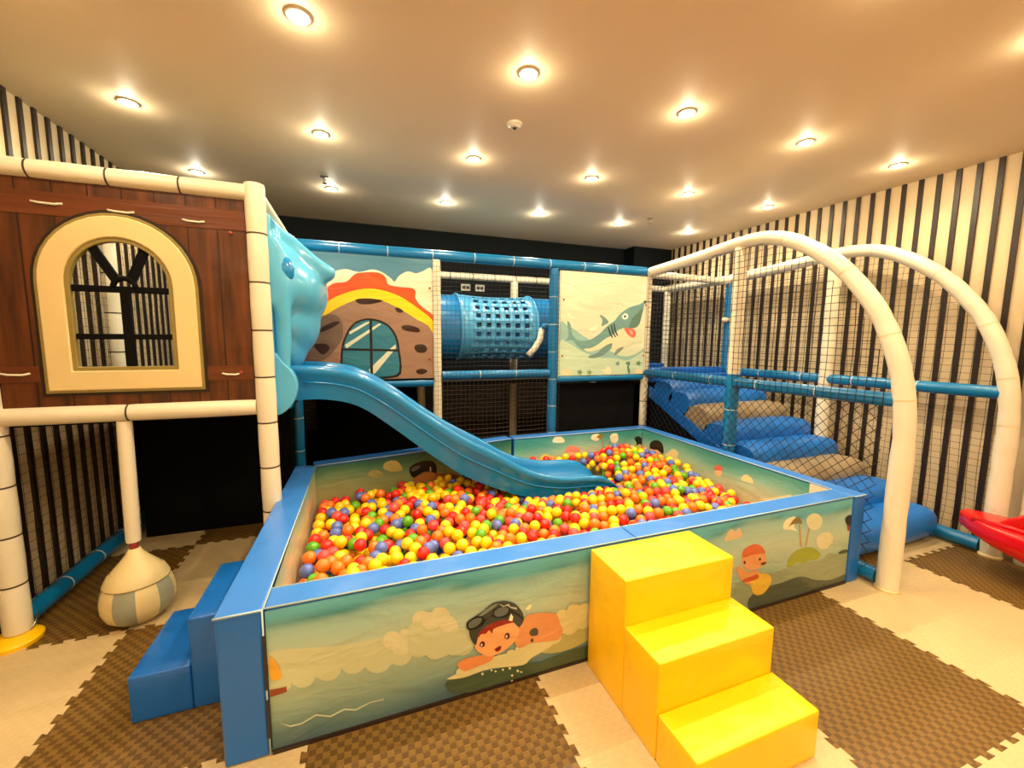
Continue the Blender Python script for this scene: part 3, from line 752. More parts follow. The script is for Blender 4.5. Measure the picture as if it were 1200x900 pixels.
# ------------------------------------------------------------------ room shell
WX0, WX1, WY0, WY1 = -1.87, 4.62, -3.0, 5.58
ceiling = MB().box(WX0 - .1, WX1 + .1, WY0 - .1, WY1 + .1, H, H + .1).build('ceiling', M['ceiling'])
tag(ceiling, kind='structure')
floor = MB().box(WX0 - .1, WX1 + .1, WY0 - .1, WY1 + .1, -.13, -.013).build('floor', M['black'])
tag(floor, kind='structure')
wall_left = MB().box(WX0 - .1, WX0, WY0 - .1, WY1 + .1, -.02, H).build('wall_left', M['wall_cream'])
wall_right = MB().box(WX1, WX1 + .1, WY0 - .1, WY1 + .1, -.02, H).build('wall_right', M['wall_cream'])
wall_back = MB().box(WX0, WX1, WY1, WY1 + .1, -.02, H).box(3.92, WX1, 5.34, WY1, -.02, H).build('wall_back', M['wall_back'])
wall_front = MB().box(WX0, WX1, WY0 - .1, WY0, -.02, H).build('wall_front', M['wall_cream'])
for w in (wall_left, wall_right, wall_back, wall_front):
    tag(w, kind='structure')
# dark slats standing proud of the two cream side walls
slat_r = slat_l = None
y = 5.29
while y > -0.6:
    if slat_r is None:
        slat_r = MB().box(WX1 - .014, WX1, y - .017, y + .017, 0, H).build('slat', M['slat'], wall_right)
    else:
        o = bpy.data.objects.new('slat', slat_r.data)
        COL.objects.link(o)
        o.parent = wall_right
        o.location = (0, y - 5.29, 0)
    y -= 0.1205
y = 5.52
while y > 1.6:
    if slat_l is None:
        slat_l = MB().box(WX0, WX0 + .014, y - .016, y + .016, 0, H).build('slat', M['slat'], wall_left)
    else:
        o = bpy.data.objects.new('slat', slat_l.data)
        COL.objects.link(o)
        o.parent = wall_left
        o.location = (0, y - 5.52, 0)
    y -= 0.1205

# interlocking foam tiles on the floor
XJ = [WX0, -1.24, -.25, .74, 1.73, 2.72, 3.71, WX1]
YJ = [-2.27, -1.28, -.29, .70, 1.69, 2.68, 3.67, 4.66, WY1]


def tooth_edge(a, b):
    """dove-tailed wave from 0 to 1 as (t, offset)"""
    n = max(2, round((b - a - .06) / 0.09))
    pts = [(a, 0), (a + .03, 0)]
    for i in range(n):
        s = a + .03 + (b - a - .06) * i / n
        w = (b - a - .06) / n
        pts += [(s + w * .02, -.011), (s + w * .56, -.011), (s + w * .44, .011), (s + w * 1.0 - w * .0, .011)]
    return pts[:-1] + [(b - .03 - w * .04, .011), (b - .03, 0), (b, 0)]


for i in range(len(XJ) - 1):
    for j in range(len(YJ) - 1):
        x0, x1, y0, y1 = XJ[i], XJ[i + 1], YJ[j], YJ[j + 1]
        g = .0008
        p = []
        if j == 0:
            p += [(x0, y0)]
        else:
            p += [(t, y0 + d + g) for t, d in tooth_edge(x0, x1)]
        if i == len(XJ) - 2:
            p += [(x1, y0), (x1, y1)]
        else:
            p += [(x1 + d - g, t) for t, d in tooth_edge(y0, y1)]
        if j == len(YJ) - 2:
            p += [(x1, y1), (x0, y1)]
        else:
            p += [(t, y1 + d - g) for t, d in reversed(tooth_edge(x0, x1))]
        if i == 0:
            p += [(x0, y1), (x0, y0)]
        else:
            p += [(x0 + d + g, t) for t, d in reversed(tooth_edge(y0, y1))]
        q = []
        for a in p:
            if not q or abs(a[0] - q[-1][0]) + abs(a[1] - q[-1][1]) > 3e-3:
                q.append(a)
        if abs(q[0][0] - q[-1][0]) + abs(q[0][1] - q[-1][1]) < 3e-3:
            q.pop()
        q = [(max(WX0, min(WX1, a)), max(WY0, min(WY1, b))) for a, b in q]
        # checkerboard: the tile x[-1.24,-.25] y[1.69,2.68] is brown
        dark = (i + j) % 2 == 1
        MB().prism(q, lambda u, v, d: (u, v, d), -.013, 0).build('floor_tile', M['mat_dark'] if dark else M['mat_pale'], floor)

# ------------------------------------------------------------------ lamps and ceiling fittings
M['lamp'] = emit('lamp_lens', (255, 236, 190), 260)
row_label = {4.41: 'back', 3.29: 'middle', 2.17: 'front'}
pl_cache = {}
proto = None
for yi, ly in enumerate(LY):
    for xi, lx in enumerate(LX):
        warm = (1.0, 0.81, 0.53) if ly < 3 else ((1.0, 0.84, 0.60) if ly < 4 else (1.0, 0.90, 0.74))
        for kind, pw in (('SPOT', LAMP_POWER), ('POINT', CEIL_GLOW)):  # the point light is an added ceiling glow, not a second bulb
            if (kind, warm) not in pl_cache:
                ld = bpy.data.lights.new('lamp_and_glow', kind)
                ld.energy = pw
                ld.color = warm
                ld.shadow_soft_size = 0.022
                if kind == 'SPOT':
                    ld.spot_size = math.radians(150)
                    ld.spot_blend = 0.7
                pl_cache[(kind, warm)] = ld
            lo = bpy.data.objects.new('lamp_and_glow', pl_cache[(kind, warm)])
            COL.objects.link(lo)
            lo.location = (lx, ly, H - .03)
        if yi > 2:
            continue
        if (lx, ly) == (-1.27, 2.17):
            continue
        t = thing('ceiling_downlight', (lx, ly, H), 'x', 'light', 'recessed ceiling downlights')
        if proto is None:
            a = MB().lathe([(.048, 0), (.055, -.006), (.046, -.010), (.040, -.006), (.040, 0)], (lx, ly, H), 20).build('trim_ring', M['dial'], t, True)
            b = MB().lathe([(.040, -.004), (.03, -.012), (.015, -.016), (.001, -.017)], (lx, ly, H), 16).build('lens', M['lamp'], t, True)
            proto = (a, b)
        else:
            for a in proto:
                c = a.copy()
                COL.objects.link(c)
                c.parent = t
        side = ['first from the left', 'second from the left', 'third from the left', 'fourth from the left', 'fifth from the left', 'last at the right'][xi]
        if ly == 2.17:
            side = ['', 'first from the left, brightest and largest', 'second from the left', 'third from the left', 'fourth from the left', 'last at the right'][xi]
        t['label'] = 'warm round ceiling downlight, %s row, %s' % ({4.41: 'farthest', 3.29: 'middle', 2.17: 'nearest'}[ly], side)

t = thing('smoke_detector', (.993, 2.68, H), 'small round off-white smoke detector on the ceiling between downlights', 'smoke detector')
MB().lathe([(.001, -.028), (.03, -.028), (.036, -.02), (.05, -.012), (.05, 0), (.001, 0)], (.993, 2.68, H), 24).build('housing', M['dial'], t, True, auto=40)
MB().lathe([(.001, -.034), (.012, -.034), (.014, -.028)], (.993, 2.68, H), 12).build('sensor', M['tie'], t, True)
for sx, sy, lab in ((-.25, 4.12, 'small chrome fire sprinkler on the ceiling above the blue hood'),
                    (3.2, 4.09, 'small chrome fire sprinkler on the ceiling above the arched corridor')):
    t = thing('fire_sprinkler', (sx, sy, H), lab, 'sprinkler', 'ceiling sprinklers')
    MB().lathe([(.001, 0), (.035, 0), (.032, -.006), (.012, -.01), (.001, -.01)], (sx, sy, H), 16).build('collar', M['chrome'], t, True)
    MB().lathe([(.007, -.008), (.007, -.03), (.004, -.045)], (sx, sy, H), 8).tube([(sx - .008, sy, H - .03), (sx - .012, sy, H - .04), (sx, sy, H - .055)], .002, 6).build('nozzle', M['chrome'], t, True)
    MB().lathe([(.001, -.055), (.018, -.055), (.018, -.058), (.001, -.058)], (sx, sy, H), 12).build('deflector', M['chrome'], t)
# ------------------------------------------------------------------ padded climbing frame pieces
def sleeve(name, a, b, r, m, parent, pitch=.28, ties=None, seg=16, phase=0.0):
    """foam sleeve over a steel tube: lightly pinched at each joint, with cable ties"""
    a, b = Vector(a), Vector(b)
    L = (b - a).length
    n = max(1, round(L / pitch))
    pts, rs, tp = [], [], []
    for i in range(n):
        for t, k in ((0, .955), (.05, .99), (.5, 1.02), (.95, .99)):
            pts.append(a + (b - a) * ((i + t) / n))
            rs.append(r * k)
        if i:
            tp.append(a + (b - a) * (i / n))
    pts.append(b)
    rs.append(r * .955)
    o = MB().tube(pts, rs, seg).build(name, m, parent, True, auto=60)
    if ties and tp:
        d = (b - a).normalized() * .004
        for p in tp:
            MB().tube([p - d, p + d], r * 1.0, seg).build('cable_tie', ties, o, True, auto=40)
    return o


def net(name, fn, u0, u1, v0, v1, inside, parent, cell=.05, r=.0022, sag=.012, m=None, skew=0.0):
    """square cord net in the plane (u, v); cords are clipped by inside(u, v); fn(u, v, d) -> 3-D"""
    q = MB()
    st = cell

    def P(u, v):
        d = sag * noise.noise(Vector((u * 1.7, v * 1.7, 5.0)))
        uu = u + .010 * noise.noise(Vector((u * 3, v * 3, 1.0)))
        vv = v + .010 * noise.noise(Vector((u * 3, v * 3, 9.0)))
        return fn(uu, vv, d)

    def run(line):
        cur = []
        for (u, v) in line:
            if inside(u, v):
                cur.append(P(u, v))
            else:
                if len(cur) > 1:
                    q.tube(cur, r, 3, False)
                cur = []
        if len(cur) > 1:
            q.tube(cur, r, 3, False)
    if skew:
        D = (u1 - u0) + (v1 - v0)
        n = int(D / (cell * 1.414)) + 1
        for k in range(n):
            s = k * cell * 1.414
            run([(u0 + s - t, v0 + t) for t in [i * st * .707 for i in range(int(D / (st * .707)) + 1)]])
            run([(u1 - s + t, v0 + t) for t in [i * st * .707 for i in range(int(D / (st * .707)) + 1)]])
    else:
        u = u0
        while u <= u1 + 1e-6:
            run([(u, v0 + i * st) for i in range(int((v1 - v0) / st) + 1)])
            u += cell
        v = v0
        while v <= v1 + 1e-6:
            run([(u0 + i * st, v) for i in range(int((u1 - u0) / st) + 1)])
            v += cell
    o = q.build(name, m or M['cord'], parent)
    o['kind'] = 'stuff'
    return o


def rivets(pts, axis, parent):
    for p in pts:
        if axis == 'y':
            f = lambda q: (p[0] + q[0] - p[0], p[1] - (q[2] - p[2]), p[2] + (q[1] - p[1]))
        else:
            f = lambda q: (p[0] + (q[2] - p[2]), p[1] + (q[1] - p[1]), p[2] + (q[0] - p[0]))
        MB().lathe([(.011, 0), (.010, .004), (.006, .007), (.001, .008)], p, 12, fn=f).build('screw_cap', M['rivet'], parent, True)


# ================================================================== play house, left
HX0, HX1, HY0, HY1 = -1.74, -.535, 2.79, 4.03
house = thing('play_house', (-1.14, 3.4, 0), 'white padded tube playhouse with printed brown plank panel and arched window', 'playhouse')
RP = .052
sleeve('post', (HX0, HY0, .045), (HX0, HY0, 2.40), .056, M['white_pad'], house, .27, M['tie'])
sleeve('post', (HX1, HY0, 0), (HX1, HY0, 2.455), .053, M['white_pad'], house, .26, M['tie'])
sleeve('post', (HX0 - .02, HY1, 0), (HX0 - .02, HY1, 2.36), .05, M['white_pad'], house, .3, M['tie'])
sleeve('post', (HX1, HY1, 0), (HX1, HY1, 2.36), .045, M['blue_pad'], house, .3, M['tie_pale'])
sleeve('beam', (HX0 - .05, HY0, 2.405), (HX1 - .04, HY0, 2.405), .045, M['white_pad'], house, .27, M['tie'])
sleeve('beam', (HX0 - .05, HY0, 1.185), (HX1 - .05, HY0, 1.185), .047, M['white_pad'], house, .75, M['tie'])
sleeve('beam', (HX1, HY0 + .05, 2.405), (HX1, HY1 - .05, 2.385), .04, M['white_pad'], house, .4)
sleeve('beam', (HX0 - .02, HY0 + .05, 2.38), (HX0 - .02, HY1 - .05, 2.38), .04, M['white_pad'], house, .4)
sleeve('beam', (HX0, HY1, 2.38), (HX1 - .05, HY1, 2.38), .04, M['blue_pad'], house, .4)
sleeve('floor_rail', (HX0 - .02, HY0 + .07, .07), (HX0 - .02, 5.2, .07), .05, M['blue_pad'], house, .35, M['tie_pale'])
MB().box(HX0 - .1, HX0 - .04, HY0 + .1, 5.2, 0, .045).build('base_board', M['white_pad'], house, bevel=.006)
MB().lathe([(.001, 0), (.105, 0), (.108, .02), (.095, .032), (.06, .04), (.001, .04)], (HX0, HY0 - .03, 0), 28).build('yellow_foot', M['yellow'], house, True, auto=50)['label'] = 'round yellow foot under the corner post'
MB().tube([(HX0 + .05, HY0 + .06, .09), (HX0 + .055, HY0 + .02, .06), (HX0 + .05, HY0 - .01, .04)], .006, 8).build('bracket', M['chrome'], house, True)
MB().box(HX0 - .05, HX1 + .03, HY0 + .05, 5.25, 1.12, 1.17).build('deck', M['black'], house, bevel=.01)
MB().box(HX0 + .10, HX1 - .04, 3.93, 3.96, .0, 1.12).build('shade_backing', M['black'], house)  # black sheet stands in for the deep shade under the house deck
# printed panel with an arched hole (window)
AX0, AX1, AZ0, AZS = -1.375, -.965, 1.435, 1.865     # clear opening and spring line
ACX = (AX0 + AX1) / 2


def arch(off, n=20, zb=None):
    """outline of the arched window grown by off, starting bottom-left going counter-clockwise"""
    r = (AX1 - AX0) / 2 + off
    zb = AZ0 - off if zb is None else zb
    p = [(AX1 + off, zb), (AX1 + off, AZS)]
    for k in range(1, n):
        a = math.pi * k / n
        p.append((ACX + r * math.cos(a), AZS + r * 1.06 * math.sin(a)))
    p += [(AX0 - off, AZS), (AX0 - off, zb)]
    return p


def ring(outer, inner, d0, d1, name, m, parent, bevel=0.0):
    """frame between two outlines of equal length, in the plane facing the room"""
    n = len(outer)
    q = MB()
    vs = []
    for d in (d0, d1):
        for P_ in (outer, inner):
            vs += [(u, HY0 - d, v) for u, v in P_]
    fs = []
    for i in range(n):
        j = (i + 1) % n
        fs += [(i, j, n + j, n + i), (2 * n + i, 3 * n + i, 3 * n + j, 2 * n + j), (i, 2 * n + i, 2 * n + j, j), (n + i, n + j, 3 * n + j, 3 * n + i)]
    q.add(vs, fs)
    return q.build(name, m, parent, bevel=bevel)


def rect_like(poly, x0, x1, z0, z1):
    """project each outline point out to the rectangle"""
    out = []
    cx, cz = ACX, 1.75
    for i, (u, v) in enumerate(poly):
        if i == 0:
            out.append((x1, z0)); continue
        if i == len(poly) - 1:
            out.append((x0, z0)); continue
        dx, dz = u - cx, v - cz
        s = 1e9
        if dx > 1e-6: s = min(s, (x1 - cx) / dx)
        if dx < -1e-6: s = min(s, (x0 - cx) / dx)
        if dz > 1e-6: s = min(s, (z1 - cz) / dz)
        if dz < -1e-6: s = min(s, (z0 - cz) / dz)
        out.append((cx + dx * s, cz + dz * s))
    # square corners
    for c in ((x1, z1), (x0, z1)):
        k = min(range(len(out)), key=lambda i: (out[i][0] - c[0]) ** 2 + (out[i][1] - c[1]) ** 2)
        out[k] = c
    return out


A0 = arch(0.0)
ring(rect_like(arch(.02), -1.70, -.585, 1.225, 2.37), arch(.02), -.012, .008, 'plank_panel', M['planks'], house)
ring(arch(.15), arch(.125), .006, .012, 'window_outline', M['outline'], house)  # dark brown printed outline around the window
ring(arch(.135), arch(.12), .008, .020, 'window_edge', M['frame_edge'], house, .003)
surround = ring(arch(.122), arch(.02), .008, .026, 'window_surround', M['frame_cream'], house, .006)
ring(arch(.022), arch(0.0), -.012, .018, 'window_edge', M['frame_edge'], house, .003)
# muntins
bar = .021
q = MB()
MB().box(AX0, AX1, HY0 - .008, HY0 + .008, 1.60 - bar, 1.60 + bar * .4).build('muntin', M['black'], surround, bevel=.003)
MB().box(AX0, AX1, HY0 - .008, HY0 + .008, 1.845 - bar, 1.845 + bar * .6).build('muntin', M['black'], surround, bevel=.003)
MB().box(ACX + .01 - bar, ACX + .01 + bar, HY0 - .0085, HY0 + .0085, AZ0, 1.84).build('muntin', M['black'], surround, bevel=.003)
for sx in (-1, 1):
    a = Vector((ACX + .01 + sx * .03, HY0, 1.885))
    b = Vector((ACX + sx * .115, HY0, 2.065))
    d = (b - a).normalized()
    n_ = Vector((-d.z, 0, d.x)) * bar
    vs = []
    for yy in (-.008, .008):
        vs += [a + n_ + Vector((0, yy, 0)), a - n_ + Vector((0, yy, 0)), b - n_ + Vector((0, yy, 0)), b + n_ + Vector((0, yy, 0))]
    MB().add(vs, [(0, 1, 2, 3), (7, 6, 5, 4), (0, 4, 5, 1), (1, 5, 6, 2), (2, 6, 7, 3), (3, 7, 4, 0)]).build('muntin', M['black'], surround)
q = MB()
pa = [(ACX + .01 + .048 * math.cos(math.pi * k / 12), HY0, 1.85 + .05 * math.sin(math.pi * k / 12)) for k in range(13)]
q.tube(pa, .014, 8).build('muntin', M['black'], surround, True)
# printed battens with laced cords
MB().box(-1.695, -.59, HY0 - .0115, HY0 - .008, 2.19, 2.30).build('batten', M['batten'], house)
MB().box(-.83, -.59, HY0 - .0115, HY0 - .008, 1.35, 1.43).build('batten', M['batten'], house)
MB().box(-1.695, -1.53, HY0 - .0115, HY0 - .008, 1.36, 1.44).build('batten', M['batten'], house)
for cx, cz, w in ((-1.665, 2.248, .05), (-1.43, 2.245, .12), (-1.14, 2.235, .11), (-.83, 2.22, .10), (-.70, 1.383, .09), (-1.62, 1.40, .11)):
    MB().tube([(cx - w / 2, HY0 - .012, cz + .006), (cx - w / 4, HY0 - .018, cz), (cx + w / 4, HY0 - .018, cz - .002), (cx + w / 2, HY0 - .012, cz + .005)], .0055, 8).build('lacing', M['white_pad'], house, True)
rivets([(-.662, HY0 - .012, 2.175), (-.655, HY0 - .012, 1.39)], 'y', house)
# net on the wall side of the house
net('side_net', lambda u, v, d: (HX0 - .02 + d, u, v), 2.86, 5.1, .12, 2.36, lambda u, v: True, house, .055, .0014)

# ================================================================== patchwork swinging bag
BX, BY = -1.225, 2.79
bag = thing('hanging_punch_bag', (BX, BY, 0), 'cream and grey patchwork teardrop bag hanging from padded pole under the playhouse beam', 'swing bag')
sleeve('hanger_pole', (BX + .01, BY, 1.14), (BX, BY, .455), .034, M['white_pad'], bag, .7)
MB().tube([(BX, BY, .40), (BX, BY, .46)], .021, 14).build('red_band', M['rivet'], bag, True)
M['bag_cream'] = mat('cream_leatherette', (222, 202, 148), 0.4, 0.12, 6, 0.3, 9)
M['bag_grey'] = mat('grey_leatherette', (150, 152, 132), 0.4, 0.12, 6, 0.3, 9)
prof = [(.138, .24), (.156, .20), (.166, .15), (.164, .10), (.147, .052), (.110, .017), (.05, .004), (.001, .003)]
for k in range(10):
    a0, a1 = 2 * math.pi * k / 10, 2 * math.pi * (k + 1) / 10
    MB().lathe([(r * (1 - 0), z) for r, z in prof], (BX, BY, 0), 5, a0, a1,
               fn=lambda p: p).build('panel', M['bag_grey'] if k % 2 else M['bag_cream'], bag, True)
MB().lathe([(.001, .415), (.026, .415), (.036, .392), (.066, .35), (.100, .31), (.124, .275), (.140, .240)], (BX, BY, 0), 30).build('upper_cone', M['bag_cream'], bag, True)
MB().lathe([(.112, .30), (.127, .28), (.146, .238), (.148, .23), (.139, .232)], (BX, BY, 0), 30).build('collar', M['bag_cream'], bag, True)

# ================================================================== back frame with panels and tunnel
back = thing('tunnel_frame', (1.3, 4.6, 0), 'blue and white padded tube frame with two printed panels behind the ball pit', 'climbing frame')
YB = 4.03
sleeve('beam', (HX1 - .02, YB, 2.385), (3.12, YB, 2.385), .05, M['blue_pad'], back, .42, M['tie_pale'])
sleeve('post', (.705, YB, 0), (.705, YB, 2.34), .042, M['white_pad'], back, .3)
sleeve('post', (1.955, YB, 0), (1.955, YB, 2.34), .05, M['blue_pad'], back, .3, M['tie_pale'])
sleeve('rail', (.75, YB, 1.235), (1.91, YB, 1.235), .042, M['blue_pad'], back, .4, M['tie_pale'])
sleeve('beam', (-.5, YB, 1.17), (.66, YB, 1.17), .04, M['blue_pad'], back, .4)
sleeve('beam', (2.0, YB, 1.17), (3.12, YB, 1.17), .04, M['blue_pad'], back, .4)
for px in (.705, 1.94, 3.17):
    sleeve('post', (px, 5.2, 0), (px, 5.2, 2.36), .05, M['white_pad'], back, .3)
sleeve('beam', (.2, 5.2, 2.38), (3.12, 5.2, 2.38), .045, M['white_pad'], back, .3, M['tie'])
MB().box(-.5, 3.12, 4.09, 5.25, 1.12, 1.17).build('deck', M['black'], back, bevel=.01)
MB().box(-.5, .68, 5.25, 5.28, 0, 2.36).build('shade_backing', M['black'], back)  # black sheet added for the shade behind and below the slide
q = MB()
for x0, x1 in ((2.02, 3.1),):
    q.box(x0, x1, 4.12, 4.14, .02, 1.1)
q.build('shade_backing', M['black'], back)  # black sheet painting the shade below the shark panel
# rainbow cave panel
RB = (-.46, .668, 1.215, 2.335)
MB().box(RB[0], RB[1], 4.004, 4.03, RB[2], RB[3]).build('panel_board', M['white_pad'], back, bevel=.003)
MB().box(RB[0], RB[1], 3.998, 4.03, RB[2] - .018, RB[2]).build('panel_edge', M['black'], back)
print_obj('rainbow_print', 'rainbow', RB, lambda u, v, d: (u, 4.003 - d, v), [(1.2, '5d8ea2'), (1.9, '55869c'), (2.35, '3f7288')], M['print'], back, wob=.04)
rivets([(.635, 3.985, 2.07), (.625, 3.985, 1.40), (-.39, 3.985, 1.36)], 'y', back)
SB = (2.012, 3.13, 1.2, 2.325)
MB().box(SB[0], SB[1], 4.004, 4.03, SB[2], SB[3]).build('panel_board', M['white_pad'], back, bevel=.003)
MB().box(SB[0], SB[1], 3.998, 4.03, SB[2] - .018, SB[2]).build('panel_edge', M['black'], back)
print_obj('shark_print', 'shark', SB, lambda u, v, d: (u, 4.003 - d, v), [(1.2, 'b9c8a8'), (1.6, 'cdd2b4'), (2.4, 'd4d2b2')], M['print'], back, wob=.05)
rivets([(2.05, 3.98, 2.02), (2.045, 3.98, 1.42), (3.10, 3.98, 1.42), (3.11, 3.98, 2.0)], 'y', back)
# netting of the tunnel bay
net('bay_net', lambda u, v, d: (u, YB - .062 + d * .5, v), .655, 2.01, 1.19, 2.33, lambda u, v: True, back, .045, .0016)
net('lower_net', lambda u, v, d: (u, YB - .062 + d * .5, v), .655, 2.01, .1, 1.2, lambda u, v: True, back, .045, .0016, m=M['tie'])
# crawl tunnel with a lattice middle
tun = thing('crawl_tunnel', (1.3, 4.6, 1.17), 'blue crawl tunnel with lattice middle, behind the netted bay', 'tunnel')
TZ, TR, TY = 1.72, .36, 4.6
M['tunnel'] = mat('tunnel_plastic', (16, 116, 180), .25, .08, 3, coat=.3)
M['lattice'] = mat('lit_lattice_plastic', (70, 156, 206), .3, .08, 3, coat=.2)  # same blue as the tunnel, lightened to paint light on its top


def tube_shell(x0, x1, r, th, name, m):
    q = MB()
    seg = 40
    vs = []
    for rr in (r, r - th):
        for xx in (x0, x1):
            for k in range(seg):
                a = 2 * math.pi * k / seg
                vs.append((xx, TY + rr * math.cos(a), TZ + rr * math.sin(a)))
    fs = []
    for k in range(seg):
        j = (k + 1) % seg
        fs += [(k, j, seg + j, seg + k), (2 * seg + j, 2 * seg + k, 3 * seg + k, 3 * seg + j),
               (j, k, 2 * seg + k, 2 * seg + j), (seg + k, seg + j, 3 * seg + j, 3 * seg + k)]
    return q.add(vs, fs).build(name, m, tun, True, auto=40)


tube_shell(.60, 1.02, TR, .012, 'tube_section', M['tunnel'])
tube_shell(1.86, 2.25, TR, .012, 'tube_section', M['tunnel'])
nx, na = 16, 44
vs, fs = [], []
for i in range(nx + 1):
    # the middle sags in slightly like a waist
    t = i / nx
    rr = TR + .012 - .022 * math.sin(math.pi * t)
    for k in range(na):
        a = 2 * math.pi * k / na
        vs.append((1.0 + .88 * t, TY + rr * math.cos(a), TZ + rr * math.sin(a)))
for i in range(nx):
    for k in range(na):
        if i % 2 == 1 and 1 < i < nx - 1 and k % 2 == 1:
            continue
        fs.append((i * na + k, i * na + (k + 1) % na, (i + 1) * na + (k + 1) % na, (i + 1) * na + k))
lat = MB().add(vs, fs).build('lattice_section', M['lattice'], tun, True)
s = lat.modifiers.new('thick', 'SOLIDIFY')
s.thickness = .012
for x_ in (1.01, 1.87):
    MB().tube([(x_, TY + (TR + .012) * math.cos(2 * math.pi * k / 40), TZ + (TR + .012) * math.sin(2 * math.pi * k / 40)) for k in range(40)], .014, 8, closed=True).build('joint_ring', M['lattice'], tun, True)
# padded arc beside the tunnel mouth
q = MB()
q.tube([(1.93, 4.2, 1.72), (1.90, 4.2, 1.70), (1.88, 4.2, 1.60), (1.82, 4.2, 1.50), (1.74, 4.2, 1.42)], .034, 12)
q.build('padded_arc', M['white_pad'], back, True)['label'] = 'white padded arc beside the tunnel mouth'
MB().tube([(1.90, 4.2, 1.735), (1.965, 4.16, 1.735)], .04, 12).build('arc_clamp', M['blue_pad'], back, True)
# two pale stickers on the dark back wall above the tunnel
for k, (cx, lab) in enumerate(((1.375, 'left of two small pale socket plates on the dark back wall'), (1.575, 'right of two small pale socket plates on the dark back wall'))):
    t = thing('socket_plate', (cx, WY1, 2.29), lab, 'socket plate', 'socket plates above the tunnel')
    MB().box(cx - .065, cx + .065, WY1 - .012, WY1, 2.245, 2.335).build('plate', M['dial'], t, bevel=.004)
    MB().box(cx - .045, cx - .005, WY1 - .016, WY1 - .011, 2.27, 2.31).box(cx + .008, cx + .045, WY1 - .016, WY1 - .011, 2.27, 2.31).build('switch', M['tie'], t)

# ================================================================== corridor with arches and padded stair, right
cor = thing('arched_corridor', (3.8, 3.0, 0), 'white padded tube corridor with two arches, blue rails and black net at the right', 'climbing frame')
CX0, CX1 = 3.17, 4.42
arch_pts = [(4.00, 2.375), (3.5, 2.40), (3.1, 2.43), (2.86, 2.45), (2.70, 2.455), (2.54, 2.44), (2.38, 2.395), (2.2, 2.30), (2.0, 2.15), (1.86, 2.00), (1.73, 1.82), (1.64, 1.64),
            (1.57, 1.44), (1.53, 1.24), (1.51, 1.0), (1.51, .75), (1.51, .4), (1.51, 0)]


def arch_z(y_):
    for i in range(len(arch_pts) - 1):
        a, b = arch_pts[i], arch_pts[i + 1]
        if b[0] <= y_ <= a[0] and a[0] > b[0]:
            return a[1] + (b[1] - a[1]) * (a[0] - y_) / (a[0] - b[0])
    return 0 if y_ < 1.51 else 2.37


def spl(pts, n=4):
    out = []
    for i in range(len(pts) - 1):
        p0, p1, p2, p3 = pts[max(i - 1, 0)], pts[i], pts[i + 1], pts[min(i + 2, len(pts) - 1)]
        for k in range(n):
            t = k / n
            out.append(tuple(0.5 * ((2 * p1[j]) + (-p0[j] + p2[j]) * t + (2 * p0[j] - 5 * p1[j] + 4 * p2[j] - p3[j]) * t * t + (-p0[j] + 3 * p1[j] - 3 * p2[j] + p3[j]) * t ** 3) for j in range(len(p1))))
    out.append(pts[-1])
    return out


for cx, lab in ((CX0, 'nearer arch'), (CX1, 'arch along the striped wall')):
    pp = spl(arch_pts)
    if cx == CX1:
        pp = [(5.2, 2.37), (4.6, 2.37)] + pp
    rs = [.056 if i % 7 else .053 for i in range(len(pp))]
    rs = [r_ * (1.0 if p_[0] > 2.5 or p_[1] > .9 else 1.06) for r_, p_ in zip(rs, pp)]
    o = MB().tube([(cx, a, b) for a, b in pp], rs, 18).build('arch_tube', M['white_pad'], cor, True, auto=60)
    o['label'] = lab
    for k in (24, 34, 44, 52, 58, 64):
        if k < len(pp) - 1:
            a, b = pp[k], pp[k + 1]
            d = Vector((0, b[0] - a[0], b[1] - a[1])).normalized() * .003
            p = Vector((cx, a[0], a[1]))
            MB().tube([p - d, p + d], .0575, 18).build('sleeve_seam', M['frame_cream'], o, True, auto=40)
    MB().lathe([(.001, .0), (.066, .0), (.066, .012), (.058, .02), (.001, .02)], (cx, 1.51, 0), 20).build('foot_ring', M['frame_cream'], cor, True, auto=40)
sleeve('post', (4.475, 1.36, 0), (4.50, 1.36, 2.0), .052, M['white_pad'], cor, .4)
sleeve('post', (CX0, YB, 0), (CX0, YB, 2.33), .045, M['white_pad'], cor, .3, M['tie'])
sleeve('post', (CX0, 2.79, 1.3), (CX0, 2.79, 2.41), .055, M['white_pad'], cor, .28)
sleeve('post', (CX0, 2.79, 0), (CX0, 2.79, 1.3), .057, M['blue_pad'], cor, .3, M['tie_pale'])
sleeve('post', (CX1, 2.79, 0), (CX1, 2.79, 2.41), .06, M['white_pad'], cor, .35)
sleeve('post', (CX1, YB, 0), (CX1, YB, 2.34), .045, M['blue_pad'], cor, .35)
sleeve('post', (CX1, 5.16, 0), (CX1, 5.16, 2.34), .055, M['white_pad'], cor, .35)
MB().tube([(CX1 - .03, YB - .03, 1.86), (CX0 + 1.12, YB - .06, 1.86)], .03, 10).build('clamp', M['white_pad'], cor, True)
sleeve('beam', (CX0 + .04, YB, 2.355), (CX1, YB, 2.34), .042, M['white_pad'], cor, .5)
sleeve('beam', (CX0 + .04, 5.2, 2.37), (CX1, 5.2, 2.37), .045, M['white_pad'], cor, .5)
sleeve('rail', (CX0, 4.0, 1.215), (CX0, 1.56, 1.235), .045, M['blue_pad'], cor, .45, M['tie_pale'])
sleeve('rail', (CX1, 4.0, 1.215), (CX1, 1.56, 1.235), .048, M['blue_pad'], cor, .5, M['tie_pale'])
sleeve('floor_rail', (CX0, 1.57, .06), (CX0, 2.75, .06), .048, M['blue_pad'], cor, .5)
sleeve('floor_rail', (CX1, 1.57, .06), (CX1, 2.75, .06), .052, M['blue_pad'], cor, .5)
inA = lambda u, v: v < arch_z(u) - .03
